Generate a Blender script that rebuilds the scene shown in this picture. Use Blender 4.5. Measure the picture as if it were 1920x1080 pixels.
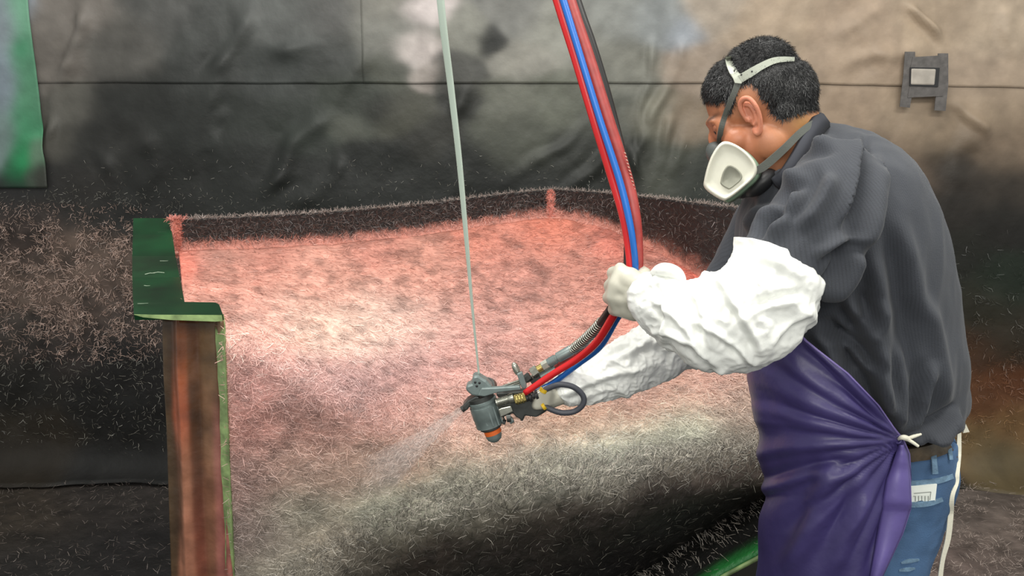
import bpy, math, random
import numpy as np
from mathutils import Vector, Matrix
from mathutils.bvhtree import BVHTree

random.seed(7); rng = np.random.default_rng(7)
for o in list(bpy.data.objects): bpy.data.objects.remove(o)
SC = bpy.context.scene
COL = SC.collection
# ------------------------------------------------------------------ camera, world, lights, exposure
F = 1600.0; CZ = 1.55; PITCH = math.radians(11)
cp, sp_ = math.cos(PITCH), math.sin(PITCH)
cd = bpy.data.cameras.new('camera'); cam = bpy.data.objects.new('camera', cd); COL.objects.link(cam)
cam.location = (0, 0, CZ); cam.rotation_euler = (math.radians(90) - PITCH, 0, 0)
cd.sensor_width = 36; cd.lens = 36 * F / 1920; cd.clip_start = .02
SC.camera = cam
SC.view_settings.view_transform = 'Standard'; SC.view_settings.look = 'None'
SC.view_settings.gamma = 1; SC.view_settings.use_curve_mapping = False
SC.view_settings.exposure = 0.0
W = bpy.data.worlds.new('world'); SC.world = W; W.use_nodes = True
W.node_tree.nodes['Background'].inputs[0].default_value = (.98, 1, .96, 1)
W.node_tree.nodes['Background'].inputs[1].default_value = 0.60
def area(name, loc, target, sx, sy, power, col):
    l = bpy.data.lights.new(name, 'AREA'); l.shape = 'RECTANGLE'; l.size = sx; l.size_y = sy
    l.energy = power; l.color = col
    o = bpy.data.objects.new(name, l); COL.objects.link(o); o.location = loc
    o.rotation_euler = (Vector(target) - Vector(loc)).to_track_quat('-Z', 'Y').to_euler()
    return o
area('fluorescent_or_fill_lamp', (-.45, 1.25, 2.95), (-.1, 2.0, .9), 1.3, .35, 38, (1, .98, .93))
area('fluorescent_or_fill_lamp', (1.5, .9, 3.0), (1.2, 2.2, 1.0), 1.3, .35, 32, (1, .98, .91))
area('fluorescent_or_fill_lamp', (.1, 2.75, 3.05), (.1, 3.3, 1.2), 3.4, .25, 16, (1, .98, .93))  # added lamp, raking down the backdrop to bring out its folds
area('fluorescent_or_fill_lamp', (-.2, -1.6, 2.7), (0, 3.2, 1.1), 2.6, .9, 62, (1, .98, .93))  # added fill from behind the camera for upright faces and walls

# ------------------------------------------------------------------ helpers
def ray(px, py):
    a = (np.asarray(px, float) - 960) / F; b = (540 - np.asarray(py, float)) / F
    return a, cp + b * sp_, b * cp - sp_
def PA(px, py, Y):
    a, dy, dz = ray(px, py); s = np.asarray(Y, float) / dy
    return np.stack(np.broadcast_arrays(a * s, dy * s, CZ + dz * s), -1)
def P(px, py, Y): return Vector(PA(px, py, Y).tolist())
def proj(p):
    p = np.asarray(p, float); x, y, z = p[..., 0], p[..., 1], p[..., 2] - CZ
    dp = y * cp - z * sp_; u = y * sp_ + z * cp
    return 960 + F * x / dp, 540 - F * u / dp
def sm(a, b, x):
    t = np.clip((np.asarray(x, float) - a) / (b - a), 0, 1); return t * t * (3 - 2 * t)
def _h(ix, iy, iz):
    n = (ix * 374761393 + iy * 668265263 + iz * 1274126177) & 0xffffffff
    n = ((n ^ (n >> 13)) * 1103515245) & 0xffffffff
    n = ((n ^ (n >> 16)) * 2246822519) & 0xffffffff
    return ((n ^ (n >> 15)) & 0xffffff) / float(0xffffff)
def vnoise(p):
    p = np.asarray(p, float)
    i = np.floor(p).astype(np.int64); f = p - i; f = f * f * (3 - 2 * f); r = 0
    for dx in (0, 1):
        for dy in (0, 1):
            for dz in (0, 1):
                w = (f[..., 0] if dx else 1 - f[..., 0]) * (f[..., 1] if dy else 1 - f[..., 1]) * (f[..., 2] if dz else 1 - f[..., 2])
                r = r + w * _h(i[..., 0] + dx + 5000, i[..., 1] + dy + 5000, i[..., 2] + dz + 5000)
    return r
def fbm(p, o=4):
    p = np.asarray(p, float); r = 0; a = .5
    for k in range(o): r = r + a * (vnoise(p * 2 ** k + 17.3 * k) - .5) * 2; a *= .5
    return r
def ridge(p, o=3):
    p = np.asarray(p, float); r = 0; a = .6
    for k in range(o): r = r + a * (1 - np.abs(vnoise(p * 2 ** k + 9.1 * k) - .5) * 4); a *= .45
    return r
def lin(c):
    c = np.asarray(c, float) / 255.
    return np.where(c <= .04045, c / 12.92, ((c + .055) / 1.055) ** 2.4)
def L4(r, g, b): return tuple(lin((r, g, b))) + (1,)

def mesh(name, v, f, mat=None, parent=None, cols=None, uv=None, smooth=True, link=True):
    me = bpy.data.meshes.new(name)
    v = np.asarray(v, np.float32).reshape(-1, 3)
    if isinstance(f, np.ndarray):
        n, k = f.shape
        me.vertices.add(len(v)); me.vertices.foreach_set('co', v.ravel())
        me.loops.add(n * k); me.loops.foreach_set('vertex_index', f.astype(np.int32).ravel())
        me.polygons.add(n); me.polygons.foreach_set('loop_start', np.arange(0, n * k, k, dtype=np.int32))
        me.update(calc_edges=True)
    else:
        me.from_pydata(v.tolist(), [], f); me.update()
    if smooth: me.polygons.foreach_set('use_smooth', np.ones(len(me.polygons), bool))
    if cols is not None:
        at = me.color_attributes.new('Col', 'FLOAT_COLOR', 'POINT')
        c = np.ones((len(v), 4), np.float32); c[:, :3] = cols; at.data.foreach_set('color', c.ravel())
    if uv is not None:
        at = me.attributes.new('st', 'FLOAT_VECTOR', 'POINT')
        c = np.zeros((len(v), 3), np.float32); c[:, :2] = uv; at.data.foreach_set('vector', c.ravel())
    if mat: me.materials.append(mat)
    o = bpy.data.objects.new(name, me)
    if link: COL.objects.link(o)
    if parent: o.parent = parent; o.matrix_parent_inverse = PINV.get(parent.name, Matrix())
    return o
PINV = {}
def tag(o, label=None, cat=None, group=None, kind=None):
    if label: o['label'] = label
    if cat: o['category'] = cat
    if group: o['group'] = group
    if kind: o['kind'] = kind
    return o
def thing(name, loc, label, cat, group=None):
    o = bpy.data.objects.new(name, None); COL.objects.link(o); o.location = loc
    o.empty_display_size = .1
    PINV[o.name] = Matrix.Translation(-Vector(loc))
    return tag(o, label, cat, group)
def gridf(nu, nv, wrapu=False):
    i = np.arange(nu if wrapu else nu - 1); j = np.arange(nv - 1)
    I, J = np.meshgrid(i, j); I2 = (I + 1) % nu
    return np.stack([J * nu + I, J * nu + I2, (J + 1) * nu + I2, (J + 1) * nu + I], -1).reshape(-1, 4)
def cr(pts, n):
    """Catmull-Rom resample rows to n samples, by index parameter"""
    pts = np.asarray(pts, float); m = len(pts)
    if pts.ndim == 1: pts = pts[:, None]
    t = np.linspace(0, m - 1, n); i = np.clip(t.astype(int), 0, m - 2); f = (t - i)[:, None]
    g = lambda k: pts[np.clip(k, 0, m - 1)]
    p0, p1, p2, p3 = g(i - 1), g(i), g(i + 1), g(i + 2)
    p0 = np.where((i == 0)[:, None], 2 * p1 - p2, p0); p3 = np.where((i == m - 2)[:, None], 2 * p2 - p1, p3)
    return .5 * (2 * p1 + (p2 - p0) * f + (2 * p0 - 5 * p1 + 4 * p2 - p3) * f ** 2 + (3 * p1 - p0 - 3 * p2 + p3) * f ** 3)
def loft(st, nseg=48, nring=60, ex=2.0):
    """st rows: (Lx,Ly,Rx,Ry,Yc,hd[,dY]) -> closed verts,faces ; also angle, ring coords"""
    st = [tuple(s) + (0,) * (7 - len(s)) for s in st]
    s = cr(st, nring)
    Lp = PA(s[:, 0], s[:, 1], s[:, 4] + s[:, 6]); Rp = PA(s[:, 2], s[:, 3], s[:, 4] - s[:, 6])
    c = (Lp + Rp) / 2; a = (Lp - Rp) / 2
    ax = np.gradient(c, axis=0); ax /= np.linalg.norm(ax, axis=1)[:, None] + 1e-9
    b = np.cross(a, ax); b /= np.linalg.norm(b, axis=1)[:, None] + 1e-9
    b = np.where((b[:, 1] > 0)[:, None], -b, b)       # b points to the camera
    b = b * s[:, 5][:, None]
    th = np.linspace(0, 2 * math.pi, nseg, endpoint=False)
    ct = np.sign(np.cos(th)) * np.abs(np.cos(th)) ** (2 / ex); sn = np.sign(np.sin(th)) * np.abs(np.sin(th)) ** (2 / ex)
    v = c[:, None] + a[:, None] * ct[None, :, None] + b[:, None] * sn[None, :, None]
    T, R = np.meshgrid(th, np.linspace(0, 1, nring))
    return v, T, R
def capped(v):
    n, m = v.shape[:2]; f = gridf(m, n, True).tolist()
    vv = np.concatenate([v.reshape(-1, 3), v[0].mean(0)[None], v[-1].mean(0)[None]])
    A, B = n * m, n * m + 1
    for i in range(m):
        j = (i + 1) % m; f.append([A, j, i]); f.append([B, (n - 1) * m + i, (n - 1) * m + j])
    return vv, f
def normals(v, wrap=False):
    if wrap: du = np.roll(v, -1, 1) - np.roll(v, 1, 1)
    else: du = np.gradient(v, axis=1)
    dv = np.gradient(v, axis=0); n = np.cross(du, dv)
    return n / (np.linalg.norm(n, axis=2)[..., None] + 1e-12)
def tubev(pts, rad, n=12, sub=None, flat=1.0, fdir=None):
    pts = np.asarray([tuple(p) for p in pts], float); rad = np.asarray(rad, float) * np.ones(len(pts))
    if sub: q = cr(np.column_stack([pts, rad]), sub); pts, rad = q[:, :3], q[:, 3]
    t = np.gradient(pts, axis=0); t /= np.linalg.norm(t, axis=1)[:, None] + 1e-12
    up = np.array(fdir if fdir is not None else (0, -1, .01), float)
    vs = []
    x = np.cross(t[0], up)
    if np.linalg.norm(x) < 1e-3: x = np.cross(t[0], (1, 0, 0))
    for k in range(len(pts)):
        if fdir is not None: x = np.cross(t[k], up)
        x = x - t[k] * x.dot(t[k]); x /= np.linalg.norm(x) + 1e-12; y = np.cross(t[k], x)
        a = np.linspace(0, 2 * math.pi, n, endpoint=False)
        vs.append(pts[k] + rad[k] * (np.cos(a)[:, None] * x + flat * np.sin(a)[:, None] * y))
    return np.array(vs)
def join(parts):
    V, Fc, k = [], [], 0
    for v, f in parts:
        v = np.asarray(v).reshape(-1, 3); V.append(v); Fc += [[i + k for i in q] for q in (f.tolist() if isinstance(f, np.ndarray) else f)]; k += len(v)
    return np.concatenate(V), Fc
def tube(name, pts, rad, mat, parent=None, n=12, sub=None, **k):
    v, f = capped(tubev(pts, rad, n, sub, **k)); return mesh(name, v, f, mat, parent)
def lathe(p0, p1, prof, n=24):
    """prof: list of (t, r) along p0->p1"""
    p0, p1 = np.array(p0, float), np.array(p1, float)
    d = p1 - p0; t = d / np.linalg.norm(d); x = np.cross(t, (0, -1, .1)); x /= np.linalg.norm(x); y = np.cross(t, x)
    a = np.linspace(0, 2 * math.pi, n, endpoint=False)
    v = np.array([p0 + d * u + max(r, 1e-5) * (np.cos(a)[:, None] * x + np.sin(a)[:, None] * y) for u, r in prof])
    return capped(v)
def prism(poly, back):
    """poly: list of 3D front points ; extruded by vector back"""
    a = np.array([tuple(p) for p in poly], float); b = a + np.array(tuple(back)); n = len(a)
    f = [list(range(n)), list(range(2 * n - 1, n - 1, -1))] + [[i, n + i, n + (i + 1) % n, (i + 1) % n] for i in range(n)]
    return np.concatenate([a, b]), f
def bevel(o, w, seg=2):
    m = o.modifiers.new('bevel', 'BEVEL'); m.width = w; m.segments = seg; m.limit_method = 'ANGLE'
    return o
def ellip(c, r, R=None, n=20, m=14):
    th = np.linspace(0, 2 * math.pi, n, endpoint=False); ph = np.linspace(.02, math.pi - .02, m)
    v = np.stack([np.sin(ph)[:, None] * np.cos(th), np.sin(ph)[:, None] * np.sin(th), np.cos(ph)[:, None] * np.ones(n)], -1) * np.array(r)
    if R is not None: v = v @ np.array(R).T
    return capped(v + np.array(c))
def capsule(p0, p1, r0, r1, n=16):
    p0, p1 = np.array(tuple(p0), float), np.array(tuple(p1), float); d = p1 - p0; l = np.linalg.norm(d); t = d / l
    pts, rr = [], []
    for a in np.linspace(-90, 0, 6): pts.append(p0 + t * r0 * math.sin(math.radians(a))); rr.append(max(r0 * math.cos(math.radians(a)), 1e-4))
    for a in np.linspace(0, 90, 6): pts.append(p1 + t * r1 * math.sin(math.radians(a))); rr.append(max(r1 * math.cos(math.radians(a)), 1e-4))
    return capped(tubev(pts, rr, n))
def fuse(parts, vox, smooth=3):
    v, f = join(parts)
    o = mesh('temporary', v, f)
    m = o.modifiers.new('r', 'REMESH'); m.mode = 'VOXEL'; m.voxel_size = vox; m.adaptivity = 0
    if smooth: s = o.modifiers.new('s', 'SMOOTH'); s.factor = .6; s.iterations = smooth
    dg = bpy.context.evaluated_depsgraph_get(); me = o.evaluated_get(dg).to_mesh()
    n = len(me.vertices); V = np.empty(n * 3, np.float32); me.vertices.foreach_get('co', V)
    fn = np.empty(len(me.polygons) * 4, np.int32); assert len(me.loops) == len(me.polygons) * 4
    me.loops.foreach_get('vertex_index', fn)
    N = np.empty(n * 3, np.float32); me.vertices.foreach_get('normal', N)
    o.evaluated_get(dg).to_mesh_clear(); bpy.data.objects.remove(o)
    return V.reshape(-1, 3).astype(float), fn.reshape(-1, 4), N.reshape(-1, 3).astype(float)
def shep(px, py, ctrl, sx=60., sy=45.):
    """gaussian blend of colour control points (x,y,r,g,b[,scale])"""
    px = np.asarray(px, float); num = np.zeros(px.shape + (3,)); den = np.zeros(px.shape)
    for c in ctrl:
        k = c[5] if len(c) > 5 else 1.
        d = ((px - c[0]) / (sx * k)) ** 2 + ((py - c[1]) / (sy * k)) ** 2
        w = np.exp(-d) + 1e-4 / (1 + d) ** 1.5
        num += w[..., None] * lin(c[2:5]); den += w
    return num / den[..., None]
def ribbons(pos, nrm, length, width, col, lift=.25, tdir=None, spread=math.pi, bend=.15):
    """chopped strands: one bent two-quad ribbon each"""
    n = len(pos); L = length * rng.uniform(.6, 1.25, n)
    r = rng.normal(size=(n, 3))
    if tdir is not None: r = np.asarray(tdir) + r * spread
    t = r - nrm * (r * nrm).sum(1)[:, None]; t /= np.linalg.norm(t, axis=1)[:, None]
    up = rng.uniform(-.02, lift, n)[:, None]
    t = t + nrm * up; t /= np.linalg.norm(t, axis=1)[:, None]
    toc = np.array([0, 0, CZ]) - pos; toc /= np.linalg.norm(toc, axis=1)[:, None]
    m = nrm + rng.normal(size=(n, 3)) * .35
    b = np.cross(t, m); b /= np.linalg.norm(b, axis=1)[:, None] + 1e-9
    b *= (width * rng.uniform(.6, 1.2, n) / 2)[:, None]
    mid = pos + t * (L / 2)[:, None] + np.cross(b, t) / (np.linalg.norm(b, axis=1)[:, None]) * (L * rng.normal(size=n) * bend * .3)[:, None] + b * (rng.normal(size=n) * 2)[:, None]
    end = pos + t * L[:, None]
    V = np.stack([pos - b, pos + b, mid + b, mid - b, end + b * .6, end - b * .6], 1)
    V += nrm[:, None] * .0012
    base = np.arange(n)[:, None] * 6
    Fc = np.concatenate([base + np.array([0, 1, 2, 3]), base + np.array([3, 2, 4, 5])])
    return V.reshape(-1, 3), Fc, np.repeat(col, 6, 0)

# ------------------------------------------------------------------ materials
def mat(name, base=(.5, .5, .5, 1), rough=.6, metal=0, attr=None, noise=None, bump=None, spec=.5, coat=0, sss=0, alpha=1, sheen=0, extra=None):
    """noise=(scale, low multiplier, high multiplier) ; bump=(scale, strength, distance)"""
    m = bpy.data.materials.new(name); m.use_nodes = True; nt = m.node_tree; N = nt.nodes; K = nt.links
    b = N['Principled BSDF']; b.inputs['Roughness'].default_value = rough; b.inputs['Metallic'].default_value = metal
    b.inputs['Specular IOR Level'].default_value = spec; b.inputs['Coat Weight'].default_value = coat
    b.inputs['Coat Roughness'].default_value = .12; b.inputs['Alpha'].default_value = alpha
    b.inputs['Sheen Weight'].default_value = sheen
    if sss: b.inputs['Subsurface Weight'].default_value = sss; b.inputs['Subsurface Radius'].default_value = (.012, .005, .003); b.inputs['Subsurface Scale'].default_value = 1
    tc = N.new('ShaderNodeTexCoord'); src = None
    if attr:
        a = N.new('ShaderNodeAttribute'); a.attribute_name = 'Col'; src = a.outputs['Color']
    else:
        r = N.new('ShaderNodeRGB'); r.outputs[0].default_value = base; src = r.outputs[0]
    if noise:
        n = N.new('ShaderNodeTexNoise'); n.inputs['Scale'].default_value = noise[0]; n.inputs['Detail'].default_value = 5
        K.new(tc.outputs['Object'], n.inputs['Vector'])
        mr = N.new('ShaderNodeMapRange'); mr.inputs['From Min'].default_value = .3; mr.inputs['From Max'].default_value = .7
        mr.inputs['To Min'].default_value = noise[1]; mr.inputs['To Max'].default_value = noise[2]
        K.new(n.outputs['Fac'], mr.inputs['Value'])
        vm = N.new('ShaderNodeVectorMath'); vm.operation = 'SCALE'; K.new(src, vm.inputs[0]); K.new(mr.outputs[0], vm.inputs['Scale'])
        src = vm.outputs[0]
    if extra: src = extra(nt, tc, src)
    K.new(src, b.inputs['Base Color'])
    if bump:
        n = N.new('ShaderNodeTexNoise'); n.inputs['Scale'].default_value = bump[0]; n.inputs['Detail'].default_value = 6
        K.new(tc.outputs['Object'], n.inputs['Vector'])
        bp = N.new('ShaderNodeBump'); bp.inputs['Strength'].default_value = bump[1]; bp.inputs['Distance'].default_value = bump[2]
        K.new(n.outputs['Fac'], bp.inputs['Height']); K.new(bp.outputs[0], b.inputs['Normal'])
    return m
def stripes(freq, lo, ax=0):
    def fn(nt, tc, src):
        N = nt.nodes; K = nt.links
        a = N.new('ShaderNodeAttribute'); a.attribute_name = 'st'
        s = N.new('ShaderNodeSeparateXYZ'); K.new(a.outputs['Vector'], s.inputs[0])
        m = N.new('ShaderNodeMath'); m.operation = 'MULTIPLY'; m.inputs[1].default_value = freq; K.new(s.outputs[ax], m.inputs[0])
        q = N.new('ShaderNodeMath'); q.operation = 'SINE'; K.new(m.outputs[0], q.inputs[0])
        nz = N.new('ShaderNodeTexNoise'); nz.inputs['Scale'].default_value = 60; K.new(tc.outputs['Object'], nz.inputs['Vector'])
        q2 = N.new('ShaderNodeMath'); q2.operation = 'MULTIPLY'; K.new(q.outputs[0], q2.inputs[0]); K.new(nz.outputs['Fac'], q2.inputs[1])
        r = N.new('ShaderNodeMapRange'); r.inputs['From Min'].default_value = -.1; r.inputs['From Max'].default_value = .55
        r.inputs['To Min'].default_value = 1; r.inputs['To Max'].default_value = lo; K.new(q2.outputs[0], r.inputs['Value'])
        vm = N.new('ShaderNodeVectorMath'); vm.operation = 'SCALE'; K.new(src, vm.inputs[0]); K.new(r.outputs[0], vm.inputs['Scale'])
        return vm.outputs[0]
    return fn
M = dict(
    paper=mat('overspray_paper', attr=1, rough=.55, noise=(9, .86, 1.12), bump=(14, .25, .02), spec=.35),
    wall=mat('dark_wall', L4(52, 48, 44), rough=.9, noise=(3, .7, 1.2)),
    floor=mat('resin_floor', attr=1, rough=.6, noise=(14, .6, 1.3), bump=(40, .5, .01)),
    resin=mat('wet_pink_laminate', attr=1, rough=.42, noise=(38, .8, 1.15), bump=(75, .65, .006), spec=.5),
    fibre=mat('glass_fibre', attr=1, rough=.35, spec=.6),
    green=mat('green_gelcoat', L4(6, 50, 24), rough=.25, spec=.5, coat=.15, noise=(7, .3, 1.4)),
    edge=mat('pale_green_cut_edge', L4(142, 166, 108), rough=.5, noise=(34, .5, 1.2), bump=(60, .3, .004)),
    brown=mat('rust_brown_laminate', attr=1, rough=.38, noise=(16, .7, 1.2), bump=(30, .4, .006), spec=.5),
    under=mat('dark_grey_plinth', L4(58, 56, 50), rough=.7, noise=(12, .7, 1.2)),
    skin=mat('skin', attr=1, rough=.45, sss=.12, noise=(60, .93, 1.06), bump=(260, .12, .002)),
    hair=mat('black_hair', L4(24, 23, 24), rough=.42, noise=(160, .5, 1.6), bump=(240, .9, .006), spec=.5),
    strand=mat('black_hair_strand', attr=1, rough=.4, spec=.5),
    shirt=mat('charcoal_pinstripe_cloth', L4(56, 59, 66), rough=.8, sheen=.1, noise=(5, .86, 1.1), bump=(420, .35, .002), extra=stripes(900, .8)),
    tyvek=mat('white_sleeve_film', L4(232, 233, 228), rough=.5, noise=(8, .96, 1.02), bump=(46, .35, .006)),
    glove=mat('pale_grey_glove', L4(190, 187, 172), rough=.42, noise=(20, .95, 1.04), bump=(70, .15, .003)),
    collar=mat('dark_collar_cloth', L4(50, 52, 60), rough=.8),
    apron=mat('purple_apron', L4(60, 52, 100), rough=.42, spec=.45, noise=(7, .78, 1.15), bump=(24, .25, .01)),
    flap=mat('lighter_purple_flap', L4(92, 80, 140), rough=.45, noise=(12, .85, 1.1), bump=(40, .2, .006)),
    hem=mat('lilac_apron_edge', L4(118, 104, 160), rough=.5),
    jeans=mat('blue_denim', L4(68, 98, 134), rough=.85, noise=(11, .72, 1.22), bump=(500, .45, .002)),
    denimlight=mat('faded_denim', L4(104, 132, 156), rough=.85, noise=(90, .7, 1.2), bump=(300, .5, .002)),
    belt=mat('brown_leather', L4(74, 62, 46), rough=.5, noise=(45, .6, 1.35), bump=(90, .5, .003)),
    cord=mat('white_tie_tape', L4(222, 218, 200), rough=.8, bump=(200, .3, .002)),
    card=mat('white_card', L4(232, 236, 228), rough=.7),
    ink=mat('grey_ink', L4(120, 125, 120), rough=.7),
    cradle=mat('pale_grey_plastic', L4(178, 182, 168), rough=.45),
    band=mat('grey_elastic', L4(84, 87, 82), rough=.75, bump=(400, .4, .001)),
    filt=mat('off_white_filter', L4(214, 212, 196), rough=.5, noise=(26, .88, 1.04)),
    filtd=mat('smudged_filter', L4(140, 140, 126), rough=.6, noise=(50, .75, 1.1)),
    sage=mat('sage_plastic', L4(120, 142, 120), rough=.5),
    rubber=mat('black_rubber', L4(34, 34, 36), rough=.5),
    rubgrey=mat('slate_rubber', L4(66, 68, 76), rough=.5),
    face=mat('dark_grey_facepiece', L4(80, 84, 82), rough=.5),
    red=mat('red_hose', L4(196, 30, 34), rough=.32, spec=.5),
    maroon=mat('brick_red_hose', L4(158, 62, 58), rough=.45, noise=(60, .8, 1.1)),
    blue=mat('blue_hose', L4(28, 98, 180), rough=.32),
    black=mat('black_hose', L4(32, 30, 30), rough=.45),
    print_=mat('pale_hose_print', L4(206, 168, 150), rough=.6),
    roving=mat('glass_roving', L4(205, 220, 206), rough=.4, spec=.6),
    gun=mat('grey_gun_casting', L4(118, 130, 128), rough=.35, metal=.25, noise=(70, .85, 1.1)),
    gund=mat('dark_gun_metal', L4(70, 72, 70), rough=.4, metal=.4, noise=(60, .7, 1.2)),
    steel=mat('steel', L4(176, 176, 164), rough=.28, metal=.85, noise=(90, .8, 1.1)),
    brass=mat('brass', L4(176, 158, 96), rough=.32, metal=.8),
    orange=mat('orange_ring', L4(222, 104, 40), rough=.45),
    yellow=mat('yellow_clamp', L4(222, 182, 36), rough=.45),
    tape=mat('grey_duct_tape', L4(92, 88, 86), rough=.5, noise=(40, .72, 1.2), bump=(40, .5, .004)),
    plate=mat('dusty_white_box', L4(178, 170, 160), rough=.5, noise=(20, .7, 1.05)),
    shoe=mat('dark_boot', L4(50, 42, 36), rough=.6),
    eye=mat('eye_white', L4(190, 180, 170), rough=.2), iris=mat('dark_iris', L4(30, 20, 14), rough=.15),
)

# ------------------------------------------------------------------ the setting
WY = 3.6
tag(mesh('wall_back', *prism([(-5, WY + .08, 0), (5, WY + .08, 0), (5, WY + .08, 3.4), (-5, WY + .08, 3.4)], (0, .12, 0)), M['wall'], smooth=False), kind='structure')
# overspray colours on the paper (positions measured on the wall plane)
WC = [(20,0,150,156,164,.6),(20,150,140,150,156,.6),(150,20,118,112,106),(110,120,112,106,100,.8),(230,90,84,82,78),(300,30,78,78,76),(400,60,66,68,66),(400,130,48,50,48),
 (520,30,84,86,84),(520,130,56,59,57),(620,20,82,82,80),(620,110,68,70,68),(720,60,112,112,106),(720,10,120,118,110,.8),(785,20,196,186,184,.55),(780,90,196,186,182,.5),(800,140,150,142,136,.4),
 (720,140,72,74,66,.6),(860,60,120,120,112,.6),(850,130,66,66,62,.6),(920,70,22,24,22,.42),(970,30,108,108,104,.7),(985,110,128,126,118,.7),(1060,60,128,128,120),(1140,30,120,122,118),(1140,120,112,112,104),(1230,40,124,128,128,.8),
 (1280,60,140,146,154,.6),(1340,20,156,144,130,.8),(1300,120,140,126,112,.8),(1450,40,164,146,126),(1600,60,162,143,124),(1750,40,164,146,126),(1880,60,172,155,136),(1600,140,160,141,122),(1850,150,164,146,128),
 (130,200,92,90,84,.7),(120,260,76,74,68,.6),(200,260,42,42,40),(250,200,38,39,37),(350,230,36,38,36),(450,210,44,47,44),(560,230,48,52,48),(650,190,56,60,54),(655,235,84,86,78,.5),(700,200,34,34,30,.5),(750,215,66,66,58,.7),
 (800,260,46,46,42,.6),(870,200,40,41,38,.5),(960,200,96,97,88,.8),(1060,200,98,100,90),(980,260,74,76,68),(1080,290,48,50,46),(1150,220,76,78,72),(1160,310,30,32,30),(1220,220,112,110,98,.8),(1280,220,122,108,92,.7),(1250,310,72,74,66),(1320,330,46,50,46),
 (300,330,32,33,31),(500,320,32,34,32),(700,320,30,32,30),(900,330,30,32,30),(1050,340,34,36,34),
 (1580,200,150,131,112),(1700,210,154,136,116),(1850,210,152,134,114),(1650,280,120,104,88),(1760,250,130,114,96),(1880,270,120,104,88),(1790,310,44,40,36,.9),(1700,330,90,76,64),(1880,350,54,48,42),(1780,390,38,34,30),(1880,430,32,30,27),
 (1800,480,30,30,25),(1880,520,26,36,26),(1840,580,40,38,28),(1900,640,46,40,30),(1820,660,66,44,28),(1890,720,92,56,34),(1840,760,96,62,38),(1900,800,120,92,60,.8),(1830,810,112,92,62,.8),(1870,850,92,80,56,.7),
 (50,370,34,34,34),(150,380,40,38,36),(250,390,32,32,31),(60,430,56,46,42),(150,480,88,74,66),(230,520,88,74,66),(60,540,90,76,68),(160,580,80,68,62),(260,600,66,58,54),(40,620,56,50,46),(120,660,48,42,40),(240,680,26,24,24),
 (60,720,24,22,19),(200,760,18,17,16),(80,820,36,30,22),(30,860,34,28,20),(220,850,22,21,20),(800,700,24,24,24,3),(1500,700,30,30,26,3)]
FOLDS = [(470,15,395,170,18,.020),(430,170,375,330,22,-.010),(175,15,110,150,16,.020),(100,170,80,290,10,.012),(610,60,520,100,20,.014),(690,90,560,260,22,.012),(345,30,300,130,22,.010),
 (1300,30,1205,260,9,.012),(1225,60,1180,330,8,.012),(1340,120,1230,370,12,.012),(1150,190,960,330,12,.012),(1170,260,1060,360,12,.012),(1120,20,1060,150,14,.010),(820,30,800,150,20,.012),(880,100,850,230,14,.012),
 (1700,10,1760,90,9,.016),(1600,30,1660,130,22,.008),(1850,200,1790,340,24,.012),(1880,20,1900,150,18,.012),(1790,190,1850,250,10,.012),(1580,260,1640,330,14,.010),(1560,120,1740,100,16,.006),(560,250,500,360,18,.012),(640,300,560,380,18,.012),(280,250,240,400,22,.012),
 (200,290,190,380,16,.010),(1200,330,1185,240,8,.01),(1260,200,1215,360,10,.010),(1650,10,1560,60,12,.008)]
def wdisp(px, py):
    X = np.stack([px / 260., py / 200., np.zeros_like(px)], -1)
    d = .022 * fbm(X + 3, 3) + .008 * fbm(X * 3.1 + 11, 2) + .004 * ridge(np.stack([(px + py * .5) / 60, py / 240., px * 0], -1), 2)
    vn = fbm(X * 4 + 31, 2); wq = 16 * fbm(X * 3 + 50, 2)
    for x0, y0, x1, y1, w, a in FOLDS:
        L = math.hypot(x1 - x0, y1 - y0); ux, uy = (x1 - x0) / L, (y1 - y0) / L
        t = ((px - x0) * ux + (py - y0) * uy) / L; q = (-(px - x0) * uy + (py - y0) * ux) + wq + 5 * np.sin(t * 3)
        am = np.clip(.75 + 1.6 * vn, .1, 1.6); d += 1.5 * am * a * np.exp(-(q / w) ** 2) * sm(-.15, .2, t) * sm(1.2, .7, t) - .5 * am * a * np.exp(-((q - w * 1.5) / w) ** 2) * sm(-.15, .2, t) * sm(1.2, .7, t)
    return d
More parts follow.
